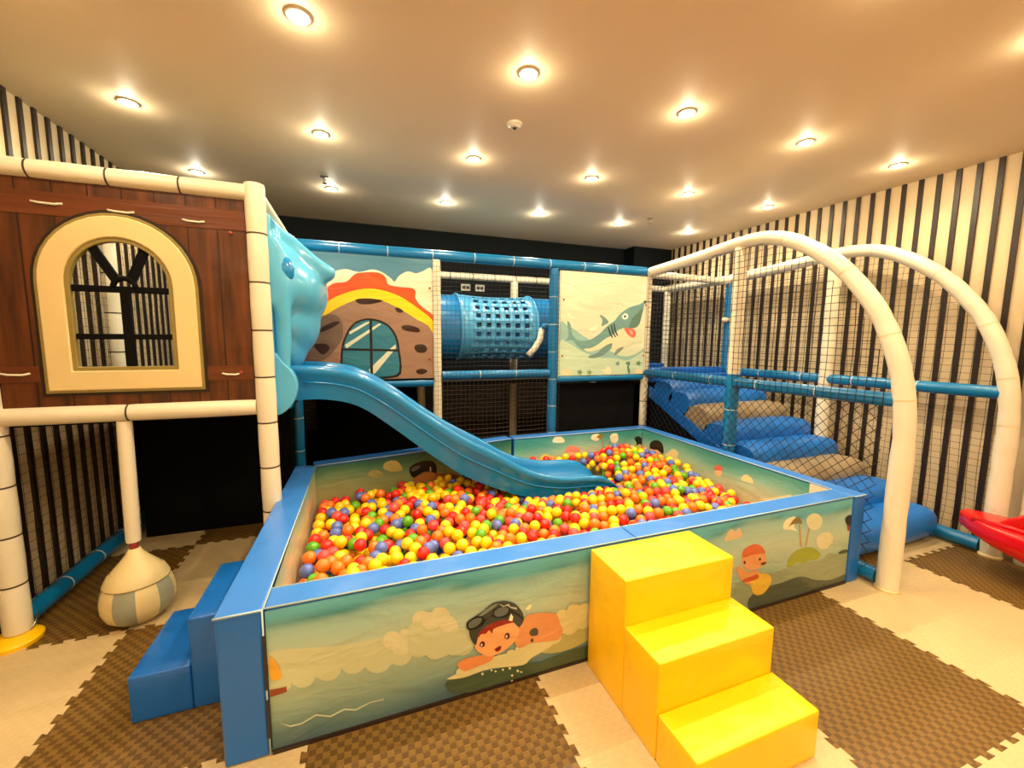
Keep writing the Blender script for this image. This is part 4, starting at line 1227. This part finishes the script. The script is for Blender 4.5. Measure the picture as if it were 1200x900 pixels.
inB = lambda u, v: v < arch_z(u) - .045 and v < arch_z(u - .05)
net('arch_net', lambda u, v, d: (CX0 - .052 + d * .4, u, v), 1.56, 3.98, 1.19, 2.42, inB, cor, .052, .0024)
net('lower_net', lambda u, v, d: (CX0 - .056 + d * .4, u, v), 1.56, 3.98, .1, 1.2, lambda u, v: 1.585 < u < 3.98 and .08 < v < 1.2, cor, .055, .0027, skew=1)
net('wall_net', lambda u, v, d: (CX1 + .03 + d * 2, u, v), 1.54, 5.15, .1, 2.42, inA, cor, .055, .0017, sag=.03)
net('crossing_net', lambda u, v, d: (u, 4.03 + d, v), 3.2, 4.4, 1.25, 2.34, lambda u, v: True, cor, .052, .0022)

stair = thing('padded_stair', (3.8, 2.9, 0), 'padded stair of blue and tan foam rolls climbing inside the arched corridor', 'soft stairs')


def roll(yc, ztop, m, w=.36, h=.27, x0=3.235, x1=4.36):
    seg, n = 28, 9
    vs, fs = [], []
    for i in range(n + 1):
        t = i / n
        k = 1 - .16 * abs(2 * t - 1) ** 9
        for s_ in range(seg):
            a = 2 * math.pi * s_ / seg
            ca, sa = math.cos(a), math.sin(a)
            e = .72
            py = math.copysign(abs(ca) ** e, ca) * w / 2 * k
            pz = math.copysign(abs(sa) ** e, sa) * h / 2 * k
            wob_ = .006 * noise.noise(Vector((t * 6, yc * 5, a)))
            vs.append((x0 + (x1 - x0) * t, yc + py + wob_, ztop - h / 2 + pz + wob_))
    for i in range(n):
        for s_ in range(seg):
            j = (s_ + 1) % seg
            fs.append((i * seg + s_, i * seg + j, (i + 1) * seg + j, (i + 1) * seg + s_))
    fs.append(tuple(range(seg)))
    fs.append(tuple(n * seg + k for k in range(seg)))
    return MB().add(vs, fs).build('step_roll', m, stair, True, auto=55)


cols = ['roll_blue', 'roll_blue', 'roll_tan', 'roll_blue', 'roll_blue', 'roll_tan', 'roll_blue', 'roll_blue']
ys = [1.95, 2.22, 2.48, 2.73, 3.0, 3.26, 3.52, 3.78]
zt = [.27, .40, .53, .67, .81, .94, 1.06, 1.15]
for c, yy, z_ in zip(cols, ys, zt):
    o = roll(yy, z_, M[c])
    if c == 'roll_tan':
        o['label'] = 'tan step roll'
MB().box(3.235, 4.37, 1.86, 2.2, 0.0, .05).build('base_board', M['outline'], stair, bevel=.01)
for xx in (3.20, 4.365):
    q = MB()
    pl = [(3.98, 1.18), (3.98, .98), (2.6, .30), (1.85, .0), (1.80, .0), (1.80, .06), (2.6, .62)]
    pl = [(3.98, 1.06), (2.70, .49), (1.95, .14), (1.82, .08), (1.82, .01), (2.00, .01), (2.75, .38), (3.98, .93)]
    q.prism(pl, lambda u, v, d: (xx + d, u, v), 0, .028).build('stringer', M['blue_vinyl'], stair, bevel=.008)
q = MB()
q.prism([(3.98, .95), (2.75, .40), (2.05, .01), (3.98, .01)], lambda u, v, d: (3.24 + d, u, v), 0, .01).build('shade_skirt', M['black'], stair)  # black sheet put in for the darkness under the stair
MB().box(3.21, 4.38, 3.93, 5.2, 1.10, 1.20).build('landing_pad', M['roll_blue'], stair, bevel=.03, bseg=3)
MB().box(3.23, 4.36, 3.98, 4.10, 1.19, 1.27).build('landing_edge', M['blue_vinyl'], stair, bevel=.02, bseg=3)
MB().box(3.21, 4.38, 5.10, 5.2, 1.20, 1.25).build('landing_kerb', M['blue_vinyl'], stair, bevel=.02, bseg=3)
for xx in (3.25, 4.33):
    for yy in (4.10, 5.08):
        MB().box(xx, xx + .04, yy, yy + .06, 0, 1.10).build('landing_leg', M['outline'], stair)
# ================================================================== elephant-like hood over the slide
hood = thing('slide_hood', (-.5, 3.35, 1.17), 'pale blue moulded animal-head hood over the slide entrance beside the playhouse', 'slide hood')
XS = -.475
q = MB()
# head: wedge-shaped bulge, wide at the crown, narrow toward the slide
q.ball((XS, 3.38, 1.98), (.20, .50, .28), 24, 14)
q.ball((XS + .07, 3.34, 1.92), (.20, .40, .24), 24, 14)
q.ball((XS + .02, 3.36, 1.72), (.19, .36, .26), 24, 14)
q.ball((XS, 3.36, 1.56), (.12, .32, .20), 24, 14)
q.ball((XS - .02, 3.38, 2.12), (.13, .42, .17), 24, 14)
q.tube([(XS - .03, 3.1, 2.28), (XS + .06, 3.12, 2.22), (XS + .16, 3.15, 2.13), (XS + .26, 3.19, 2.06)], [.05, .055, .055, .05], 14)
q.ball((XS + .28, 3.2, 2.045), (.062, .065, .062), 16, 10)
# cheek ridge and side jamb
q.tube([(XS + .0, 2.93, 2.18), (XS + .03, 2.93, 1.9), (XS + .02, 2.95, 1.5), (XS, 2.95, 1.25)], [.05, .06, .05, .045], 12)
q.tube([(XS + .0, 3.80, 2.18), (XS + .03, 3.82, 1.9), (XS + .0, 3.80, 1.5), (XS, 3.80, 1.25)], [.05, .06, .05, .045], 12)
q.box(XS - .05, XS - .005, 2.87, 3.95, 1.78, 2.34)
head = q.build('head_shell', M['hood'], hood, True)
rm = head.modifiers.new('remesh', 'REMESH')
rm.mode = 'VOXEL'
rm.voxel_size = .016
rm.use_smooth_shade = True
sm = head.modifiers.new('smooth', 'SMOOTH')
sm.iterations = 26
sm.factor = .6
MB().ball((XS + .02, 2.945, 2.01), (.085, .06, .10), 20, 14).build('eye', M['slide'], hood, True)['label'] = 'darker blue eye bulge'
# ear lobe hanging in front of the slide side
q = MB()
pl = smooth_poly([(2.86, 1.44), (2.90, 1.44), (2.93, 1.38)], 3)
ear = [(XS - .03, 1.50), (XS + .02, 1.44), (XS + .07, 1.38), (XS + .095, 1.30), (XS + .075, 1.20), (XS + .02, 1.13), (XS - .04, 1.12), (XS - .06, 1.3)]
q.prism(smooth_poly(ear, 3), lambda u, v, d: (u, 2.90 + d, v), 0, .07).build('ear_lobe', M['hood'], hood, bevel=.02, bseg=3)
# side panel closing the bay around the slide mouth
q = MB()
q.box(XS - .05, XS - .02, 2.86, 3.02, 1.15, 1.8).box(XS - .05, XS - .02, 3.72, 3.95, 1.15, 1.8)
q.build('mouth_jamb', M['hood'], hood, bevel=.01)

# ================================================================== wavy slide
slide = thing('wavy_slide', (.8, 3.35, 0), 'blue wavy plastic slide running from the playhouse down into the balls', 'slide')
top = [(-.46, 1.405), (-.24, 1.395), (-.02, 1.345), (.21, 1.215), (.46, 1.025), (.72, .84), (1.0, .68), (1.3, .50), (1.6, .41), (1.85, .39), (2.02, .365), (2.12, .31), (2.2, .245)]
bed = [(-.46, 1.20), (-.24, 1.20), (-.02, 1.14), (.21, .97), (.46, .76), (.72, .56), (1.0, .41), (1.3, .29), (1.6, .235), (1.85, .225), (2.02, .222), (2.12, .22), (2.2, .215)]
T, B_ = spl(top, 4), spl(bed, 4)
yn, yf = 3.09, 3.61


def section(i):
    """open channel with rolled lips; list of (x, y, z)"""
    (tx, tz), (bx, bz) = T[i], B_[i]
    L = len(T) - 1
    w = 0.0
    pr = []
    # outer near side up, over the lip, down the inside, across the bed, up, over, down
    def s(y_, k, dz=0.0, n=0.0):
        return (bx + (tx - bx) * k, y_, bz + (tz - bz) * k + dz)
    pr.append(s(yn + .045, 0, -.035))
    pr.append(s(yn + .020, .30, -.01))
    pr.append(s(yn + .004, .62))
    pr.append(s(yn - .014, .72))
    pr.append(s(yn - .022, .84))
    pr.append(s(yn - .020, .96))
    pr.append(s(yn - .004, 1.03))
    pr.append(s(yn + .018, 1.03))
    pr.append(s(yn + .034, .95))
    pr.append(s(yn + .042, .70))
    pr.append(s(yn + .060, .25))
    pr.append(s(yn + .095, .04))
    pr.append(s(yn + .15, 0))
    pr.append(s((yn + yf) / 2, 0, -.004))
    pr.append(s(yf - .15, 0))
    pr.append(s(yf - .095, .04))
    pr.append(s(yf - .060, .25))
    pr.append(s(yf - .042, .70))
    pr.append(s(yf - .034, .95))
    pr.append(s(yf - .018, 1.03))
    pr.append(s(yf + .004, 1.03))
    pr.append(s(yf + .020, .96))
    pr.append(s(yf + .022, .84))
    pr.append(s(yf + .014, .72))
    pr.append(s(yf - .004, .62))
    pr.append(s(yf - .020, .30, -.01))
    pr.append(s(yf - .045, 0, -.035))
    return pr


secs = [section(i) for i in range(len(T))]
m_ = len(secs[0])
vs = [p for s_ in secs for p in s_]
fs = []
for i in range(len(secs) - 1):
    for k in range(m_):
        j = (k + 1) % m_
        fs.append((i * m_ + k, i * m_ + j, (i + 1) * m_ + j, (i + 1) * m_ + k))
fs.append(tuple(range(m_)))
fs.append(tuple((len(secs) - 1) * m_ + k for k in range(m_)))
MB().add(vs, fs).build('slide_chute', M['slide'], slide, True, auto=50)
# moulded groove line along the near cheek
gp = []
for i in range(2, len(T) - 3):
    (tx, tz), (bx, bz) = T[i], B_[i]
    gp.append((bx + (tx - bx) * .5, yn + .006, bz + (tz - bz) * .5 - .012))
MB().tube(gp, .007, 8).build('side_moulding', M['slide'], slide, True)
MB().box(-.50, -.44, yn - .03, yf + .03, 1.12, 1.20).build('mounting_flange', M['slide'], slide, bevel=.015)

# ================================================================== ball pit
pit = thing('ball_pit', (1.3, 2.8, 0), 'square padded ball pit with blue rims and beach-scene printed vinyl sides', 'ball pit')
RH = .60
GF = [(0, '46606a'), (.06, '5a7878'), (.14, '829c8c'), (.22, '97aa90'), (.36, 'aebda2'), (.46, '9cbcac'), (.515, '86aca2'), (.53, '40868c'), (.545, '56a4b0'), (.6, '60b0c0')]
GB = [(0, 'c4bb88'), (.26, 'c9c294'), (.37, 'b4c2a0'), (.45, '80b6a6'), (.53, '4d9c92'), (.60, '2f8a8c')]


LASTW = [None]
walls = []      # front left, front right, left, right, back left, back right


def wall_piece(name, poly, m, z0=0.0, z1=RH, bevel=.012):
    o = MB().prism(poly, lambda u, v, d: (u, v, d), z0, z1).build(name, m, pit, bevel=bevel, bseg=3)
    LASTW[0] = o
    return o


def rim(poly, z0=RH - .012, z1=RH + .002):
    walls.append(LASTW[0])
    return MB().prism(poly, lambda u, v, d: (u, v, d), z0, z1).build('rim', M['blue_rim'], LASTW[0], bevel=.006, bseg=3)


def lerp2(a, b, t):
    return (a[0] + (b[0] - a[0]) * t, a[1] + (b[1] - a[1]) * t)


P_FL, P_FM, P_FR = (-.365, 1.65), (1.288, 1.65), (2.985, 1.65)
# front wall: two panels meeting behind the yellow steps
wall_piece('wall_panel', [(-.365, 1.65), (1.286, 1.65), (1.286, 1.775), (-.365, 1.775)], M['blue_vinyl'])
rim([(-.362, 1.648), (1.286, 1.648), (1.286, 1.777), (-.362, 1.777)])
wall_piece('wall_panel', [(1.292, 1.65), (2.985, 1.65), (2.985, 1.775), (1.292, 1.775)], M['blue_vinyl'])
rim([(1.292, 1.648), (2.98, 1.648), (2.98, 1.777), (1.292, 1.777)])
# left wall runs past the front corner and shows its blue end
wall_piece('wall_panel', [(-.52, 1.64), (-.37, 1.64), (-.365, 3.47), (-.50, 3.50)], M['blue_vinyl'])
rim([(-.522, 1.638), (-.368, 1.638), (-.348, 3.46), (-.50, 3.50)])
# right wall
wall_piece('wall_panel', [(2.99, 1.64), (3.105, 1.64), (3.105, 3.92), (2.99, 3.80)], M['blue_vinyl'])
rim([(2.985, 1.638), (3.108, 1.638), (3.108, 3.92), (2.985, 3.78)])
# back walls: the left one stands askew
wall_piece('wall_panel', [(-.36, 3.455), (1.41, 3.805), (1.385, 3.93), (-.385, 3.58)], M['blue_vinyl'])
rim([(-.36, 3.452), (1.41, 3.802), (1.385, 3.932), (-.385, 3.582)])
wall_piece('wall_panel', [(1.425, 3.79), (3.10, 3.79), (3.10, 3.92), (1.425, 3.92)], M['blue_vinyl'])
rim([(1.425, 3.788), (2.98, 3.788), (3.10, 3.922), (1.425, 3.922)])
# printed vinyl sides
print_obj('printed_side', 'front_left', (-.362, 1.284, .012, .588), lambda u, v, d: (u, 1.6475 - d, v), GF, M['print'], walls[0])
print_obj('printed_side', 'front_right', (1.294, 2.982, .012, .588), lambda u, v, d: (u, 1.6475 - d, v), GF, M['print'], walls[1])
print_obj('printed_side', 'inner_back_right', (1.427, 2.98, .05, .588), lambda u, v, d: (u, 3.785 - d, v), GB, M['print'], walls[5])
print_obj('printed_side', 'inner_right', (1.92, 3.78, .05, .588), lambda u, v, d: (2.983 - d, u, v), GB, M['print'], walls[3])
dx, dy = 1.77 / math.hypot(1.77, .35), .35 / math.hypot(1.77, .35)
print_obj('printed_side', 'inner_back_left', (0.0, 1.79, .05, .588), lambda u, v, d: (-.36 + dx * u + dy * (d + .006), 3.45 + dy * u - dx * (d + .006), v),
          [(0, '8c8858'), (.3, 'a09c68'), (.42, '8f9a6c'), (.50, '5f8a6c'), (.56, '2d6e5c'), (.6, '1f5c50')], M['print'], walls[4])
print_obj('printed_side', 'none', (1.78, 3.46, .05, .588), lambda u, v, d: (-.358 + d, u, v), [(0, 'dcc494'), (.42, 'dcc8a0'), (.52, 'a8c0ac'), (.6, '6aa6a4')], M['print'], walls[2])
print_obj('printed_side', 'none', (-.36, 2.98, .05, .588), lambda u, v, d: (u, 1.783 + d, v), [(0, 'c4bb88'), (.42, 'c4bb90'), (.6, '4d9c92')], M['print'], walls[0])
# bare cream strip in the front right corner and the dark bottom hem
MB().box(2.976, 2.984, 1.78, 1.92, .3, .592).build('cream_flap', M['white_pad'], pit)
MB().box(-.362, 1.284, 1.640, 1.649, .0, .016).box(1.294, 2.982, 1.640, 1.649, .0, .016).build('bottom_hem', M['slat'], pit)
# pale piping along the upper edges
q = MB()
for pth in ([(-.365, 1.646, RH), (1.286, 1.646, RH)], [(1.292, 1.646, RH), (2.985, 1.646, RH)], [(-.365, 1.777, RH), (1.286, 1.777, RH)], [(1.292, 1.777, RH), (2.98, 1.777, RH)],
            [(-.366, 1.64, RH), (-.350, 3.46, RH)], [(-.522, 1.638, RH), (-.366, 1.638, RH)], [(2.985, 1.78, RH), (2.985, 3.78, RH)],
            [(1.425, 3.786, RH), (2.98, 3.786, RH)], [(-.36, 3.45, RH), (1.41, 3.80, RH)], [(2.987, 1.638, RH), (3.107, 1.638, RH)],
            [(-.368, 1.638, .01), (-.368, 1.638, RH)], [(-.352, 3.45, .1), (-.352, 3.45, RH + .0)]):
    q.tube(pth, .0035, 6)
q.build('piping', M['seam'], pit, True)
# zip slot on the left corner
MB().box(-.372, -.362, 1.634, 1.640, .28, .50).box(-.372, -.362, 1.634, 1.640, .08, .24).build('zip', M['slat'], pit)
MB().box(-.35, 2.98, 1.79, 3.45, .0, .06).build('base_mat', M['blue_vinyl'], pit)

# ------------------------------------------------------------------ balls
def heap(x, y):
    h = .40 + .02 * noise.noise(Vector((x * 1.5, y * 1.5, 0)))
    h += .085 * math.exp(-((x - 2.62) ** 2 + (y - 3.62) ** 2) / .07)
    h -= .115 * math.exp(-((y - 3.08) / .30) ** 2) * max(0, min(1, (x - .7) / .4)) * max(0, min(1, (2.5 - x) / .4))
    h -= .09 * max(0, min(1, (x - 2.35) / .6)) * max(0, min(1, (3.1 - y) / .7))
    h -= .05 * max(0, min(1, (y - 3.0) / .5)) * max(0, min(1, (1.6 - x) / .8))
    h += .035 * max(0, min(1, (.4 - x) / .6)) * max(0, min(1, (2.7 - y) / .7))
    h += .02 * math.exp(-((x - 1.9) ** 2 + (y - 2.8) ** 2) / .2)
    return h


RBALL = .0365


def chute_z(x, tab):
    for i in range(len(tab) - 1):
        if tab[i][0] <= x <= tab[i + 1][0]:
            t = (x - tab[i][0]) / (tab[i + 1][0] - tab[i][0])
            return tab[i][1] + (tab[i + 1][1] - tab[i][1]) * t
    return None


def free(x, y, z):
    if x < -.35 + RBALL or x > 2.975 - RBALL or y < 1.79 + RBALL:
        return False
    yb = 3.45 + (x + .36) * .1977 if x < 1.41 else 3.78
    if y > yb - RBALL * 1.1:
        return False
    if yn - .065 < y < yf + .065 and x < 2.17 + RBALL:
        cz = chute_z(min(x, 2.12), bed)
        if cz is not None and z > cz - .045 - RBALL:
            return False
    return True


grid = {}
balls = []
rows = {}
D2 = (2 * RBALL * .995) ** 2


def try_ball(x, y, z, row=None):
    if not free(x, y, z):
        return
    k = (int(x / .08), int(y / .08), int((z + 1) / .08))
    for a in (-1, 0, 1):
        for b in (-1, 0, 1):
            for c in (-1, 0, 1):
                for (p, q_, r_) in grid.get((k[0] + a, k[1] + b, k[2] + c), ()):
                    if (p - x) ** 2 + (q_ - y) ** 2 + (r_ - z) ** 2 < D2:
                        return
    grid.setdefault(k, []).append((x, y, z))
    if row is not None:
        rows.setdefault(row, []).append(len(balls))
    balls.append((x, y, z))


R = random.Random(5)
# a jittered top layer first, then fill downwards
nx_, ny_ = 45, 32
for j in range(ny_):
    for i in range(nx_):
        x = -.33 + (i + .5 * (j % 2)) * .0745 + R.uniform(-.003, .003)
        y = 1.80 + j * .0640 + R.uniform(-.003, .003)
        try_ball(x, y, heap(x, y) - RBALL + R.choice((0, 0, -.012, .012, .02)) + R.uniform(-.008, .008), j)
for k in range(26000):
    x, y = R.uniform(-.33, 2.96), R.uniform(1.8, 3.77)
    try_ball(x, y, heap(x, y) - RBALL - .02 - R.uniform(0, .10))
BC = {'yellow': (252, 204, 6), 'orange': (244, 120, 22), 'red': (222, 36, 24), 'blue': (92, 112, 190), 'green': (92, 166, 18), 'pink': (228, 74, 70)}
WT = (['yellow'] * 38 + ['orange'] * 18 + ['red'] * 15 + ['blue'] * 13 + ['green'] * 9 + ['pink'] * 9)
ball_mats = {}
for c, rgb in BC.items():
    ball_mats[c] = mat(c + '_ball_plastic', rgb, .22, .03, 10, coat=.2)
    b_ = ball_mats[c].node_tree.nodes['Principled BSDF']
    b_.inputs['Subsurface Weight'].default_value = .0
# sizes in the photograph: nearest visible balls first
CAM = Vector((0, 0, 1.6))


def covered(p):
    n = 0
    for (a, b, c) in grid_near(p):
        if c > p[2] + .035 and (a - p[0]) ** 2 + (b - p[1]) ** 2 < (.045) ** 2:
            n += 1
    return n > 0


def grid_near(p):
    k = (int(p[0] / .08), int(p[1] / .08), int((p[2] + 1) / .08))
    for a in (-1, 0, 1):
        for b in (-1, 0, 1):
            for c in (-1, 0, 1):
                for q_ in grid.get((k[0] + a, k[1] + b, k[2] + c), ()):
                    yield q_


def rim_hidden(p):
    """hidden behind the front rim (inner edge y=1.78, z=.6) as seen from standing height"""
    t = (1.78 - 0) / (p[1] - 0)
    z = 1.6 + (p[2] + RBALL * .4 - 1.6) * t
    return z < .605


order = sorted(range(len(balls)), key=lambda i: (Vector(balls[i]) - CAM).length)
layer1 = {i: j for j in rows for i in rows[j]}
vis = [i for i in order if i in layer1 and not rim_hidden(balls[i])]
seen = set(vis)
NTH = ['first', 'second', 'third', 'fourth', 'fifth', 'sixth', 'seventh', 'eighth', 'ninth', 'tenth', 'eleventh', 'twelfth', 'thirteenth', 'fourteenth', 'fifteenth',
       'sixteenth', 'seventeenth', 'eighteenth', 'nineteenth', 'twentieth']
TENS = {20: 'twenty', 30: 'thirty', 40: 'forty', 50: 'fifty'}


def nth(n):
    if n <= 20:
        return NTH[n - 1]
    return TENS[n // 10 * 10][:-1] + 'ieth' if n % 10 == 0 else TENS[n // 10 * 10] + '-' + NTH[n % 10 - 1]


where = {}
rr_ = 0
for j in sorted(rows):
    vr = [i for i in sorted(rows[j], key=lambda i: balls[i][0]) if i in seen]
    if vr:
        rr_ += 1
        for n_, i in enumerate(vr):
            where[i] = (rr_, n_ + 1)
single = set(vis[:298])
colour = {i: R.choice(WT) for i in range(len(balls))}
proto_ball = {}
for c in BC:
    proto_ball[c] = None
rest = {c: MB() for c in BC}
for i in order:
    p = balls[i]
    c = colour[i]
    if i in single:
        if proto_ball[c] is None:
            o = MB().ball((0, 0, 0), RBALL, 20, 12).build('pit_ball', ball_mats[c], None, True)
            o.name = 'pit_ball'
            proto_ball[c] = o
        else:
            o = proto_ball[c].copy()
            COL.objects.link(o)
        o.location = p
        tag(o, '%s ball in the %s visible row behind the front rim, %s from the left' % (c if c != 'pink' else 'pinkish red', nth(where[i][0]), nth(where[i][1])), 'ball', 'plastic balls in the ball pit')
    else:
        rest[c].ball(p, RBALL, 12, 8)
# the remaining balls are one object with six colours
q = MB()
sl = []
for k, c in enumerate(BC):
    sl += [k] * len(rest[c].f)
    q.add(rest[c].v, rest[c].f)
me = bpy.data.meshes.new('ball_heap')
me.from_pydata(q.v, [], q.f)
for c in BC:
    me.materials.append(ball_mats[c])
me.polygons.foreach_set('material_index', sl)
me.polygons.foreach_set('use_smooth', [True] * len(sl))
o = bpy.data.objects.new('ball_heap', me)
COL.objects.link(o)
tag(o, 'heap of many coloured plastic balls in the farther part of the pit', 'balls', kind='stuff')
print('BALLS', len(balls), 'visible', len(vis))

# ================================================================== yellow steps
ystep = thing('yellow_foam_steps', (1.3, 1.25, 0), 'bright yellow vinyl three-step foam stairs against the front of the ball pit', 'foam steps')


def foam(name, x0, x1, y0, y1, z0, z1, m, parent, puff=.006):
    q = MB()
    n = 8
    def F(a, b, ax):
        vs = []
        for j in range(n + 1):
            for i in range(n + 1):
                s, t = i / n, j / n
                d = puff * (math.sin(math.pi * s) * math.sin(math.pi * t)) ** .5
                if ax == 'z':
                    vs.append((x0 + (x1 - x0) * s, y0 + (y1 - y0) * t, a + b * d))
                elif ax == 'y':
                    vs.append((x0 + (x1 - x0) * s, a + b * d, z0 + (z1 - z0) * t))
                else:
                    vs.append((a + b * d, y0 + (y1 - y0) * s, z0 + (z1 - z0) * t))
        fs = [(j * (n + 1) + i, j * (n + 1) + i + 1, (j + 1) * (n + 1) + i + 1, (j + 1) * (n + 1) + i) for j in range(n) for i in range(n)]
        q.add(vs, fs)
    F(z1, 1, 'z'); F(z0, 0, 'z'); F(y0, -1, 'y'); F(y1, 0, 'y'); F(x0, -1, 'x'); F(x1, 1, 'x')
    me = bpy.data.meshes.new(name)
    me.from_pydata(q.v, [], q.f)
    bm = bmesh.new()
    bm.from_mesh(me)
    bmesh.ops.remove_doubles(bm, verts=bm.verts, dist=.0005)
    bmesh.ops.recalc_face_normals(bm, faces=bm.faces)
    bm.to_mesh(me)
    bm.free()
    me.materials.append(m)
    me.polygons.foreach_set('use_smooth', [True] * len(me.polygons))
    o = bpy.data.objects.new(name, me)
    COL.objects.link(o)
    b = o.modifiers.new('bevel', 'BEVEL')
    b.width = .007
    b.segments = 3
    b.limit_method = 'ANGLE'
    b.angle_limit = math.radians(40)
    if parent:
        set_parent(o, parent)
    return o


foam('step', 1.010, 1.607, 1.343, 1.625, .0, .60, M['yellow'], ystep, .003)
foam('step', 1.010, 1.607, 1.125, 1.342, .0, .40, M['yellow'], ystep, .003)
foam('step', 1.010, 1.607, .925, 1.122, .0, .20, M['yellow'], ystep, .003)

# blue two-step block at the left side
bstep = thing('blue_foam_steps', (-.72, 2.2, 0), 'blue vinyl two-step foam block beside the left wall of the ball pit', 'foam steps')
foam('step', -.935, -.720, 1.98, 2.43, 0, .205, M['blue_vinyl'], bstep, .003)
foam('step', -.718, -.526, 1.98, 2.44, 0, .415, M['blue_vinyl'], bstep, .003)

# ================================================================== red plastic toy at the right edge
red = thing('red_seesaw', (4.2, 1.1, 0), 'red moulded plastic seesaw end by the striped wall at the right edge', 'seesaw')
A, Bv = Vector((4.06, 1.60, .30)), Vector((3.84, .55, .30))
sp = []
for k in range(15):
    t = k / 14
    p = A.lerp(Bv, t)
    w = .15 * (math.sin(min(1, t * 3.2 + .15) * math.pi / 2)) + .03 + .05 * t
    h = .05 + .065 * min(1, t * 1.8)
    z = .31 - .10 * math.sin(t * math.pi * .9) * .4
    sp.append((p, w, h, z))
vs, fs = [], []
seg = 20
for p, w, h, z in sp:
    for s_ in range(seg):
        a = 2 * math.pi * s_ / seg
        ca, sa = math.cos(a), math.sin(a)
        e = .36
        vs.append((p.x + .16 + math.copysign(abs(ca) ** e, ca) * w, p.y, z + math.copysign(abs(sa) ** e, sa) * h))
for i in range(len(sp) - 1):
    for s_ in range(seg):
        j = (s_ + 1) % seg
        fs.append((i * seg + s_, i * seg + j, (i + 1) * seg + j, (i + 1) * seg + s_))
fs.append(tuple(range(seg)))
fs.append(tuple((len(sp) - 1) * seg + k for k in range(seg)))
MB().add(vs, fs).build('beam_body', M['red'], red, True, auto=50)
q = MB()
q.tube([(4.08, 1.50, .345), (4.03, 1.3, .372), (3.97, 1.0, .378), (3.90, .6, .385)], .018, 10)
q.build('edge_ridge', M['red'], red, True)
q = MB()
q.prism([(1.42, .33), (1.33, .42), (1.24, .50), (.95, .52), (.85, .33)], lambda u, v, d: (4.06 + d, u, v), 0, .12).build('seat_back', M['red'], red, bevel=.02, bseg=3)
q = MB()
q.prism([(1.0, .26), (1.08, .0), (.72, .0), (.8, .26)], lambda u, v, d: (4.02 + d, u, v), 0, .14).build('rocker_foot', M['red'], red, bevel=.02, bseg=3)
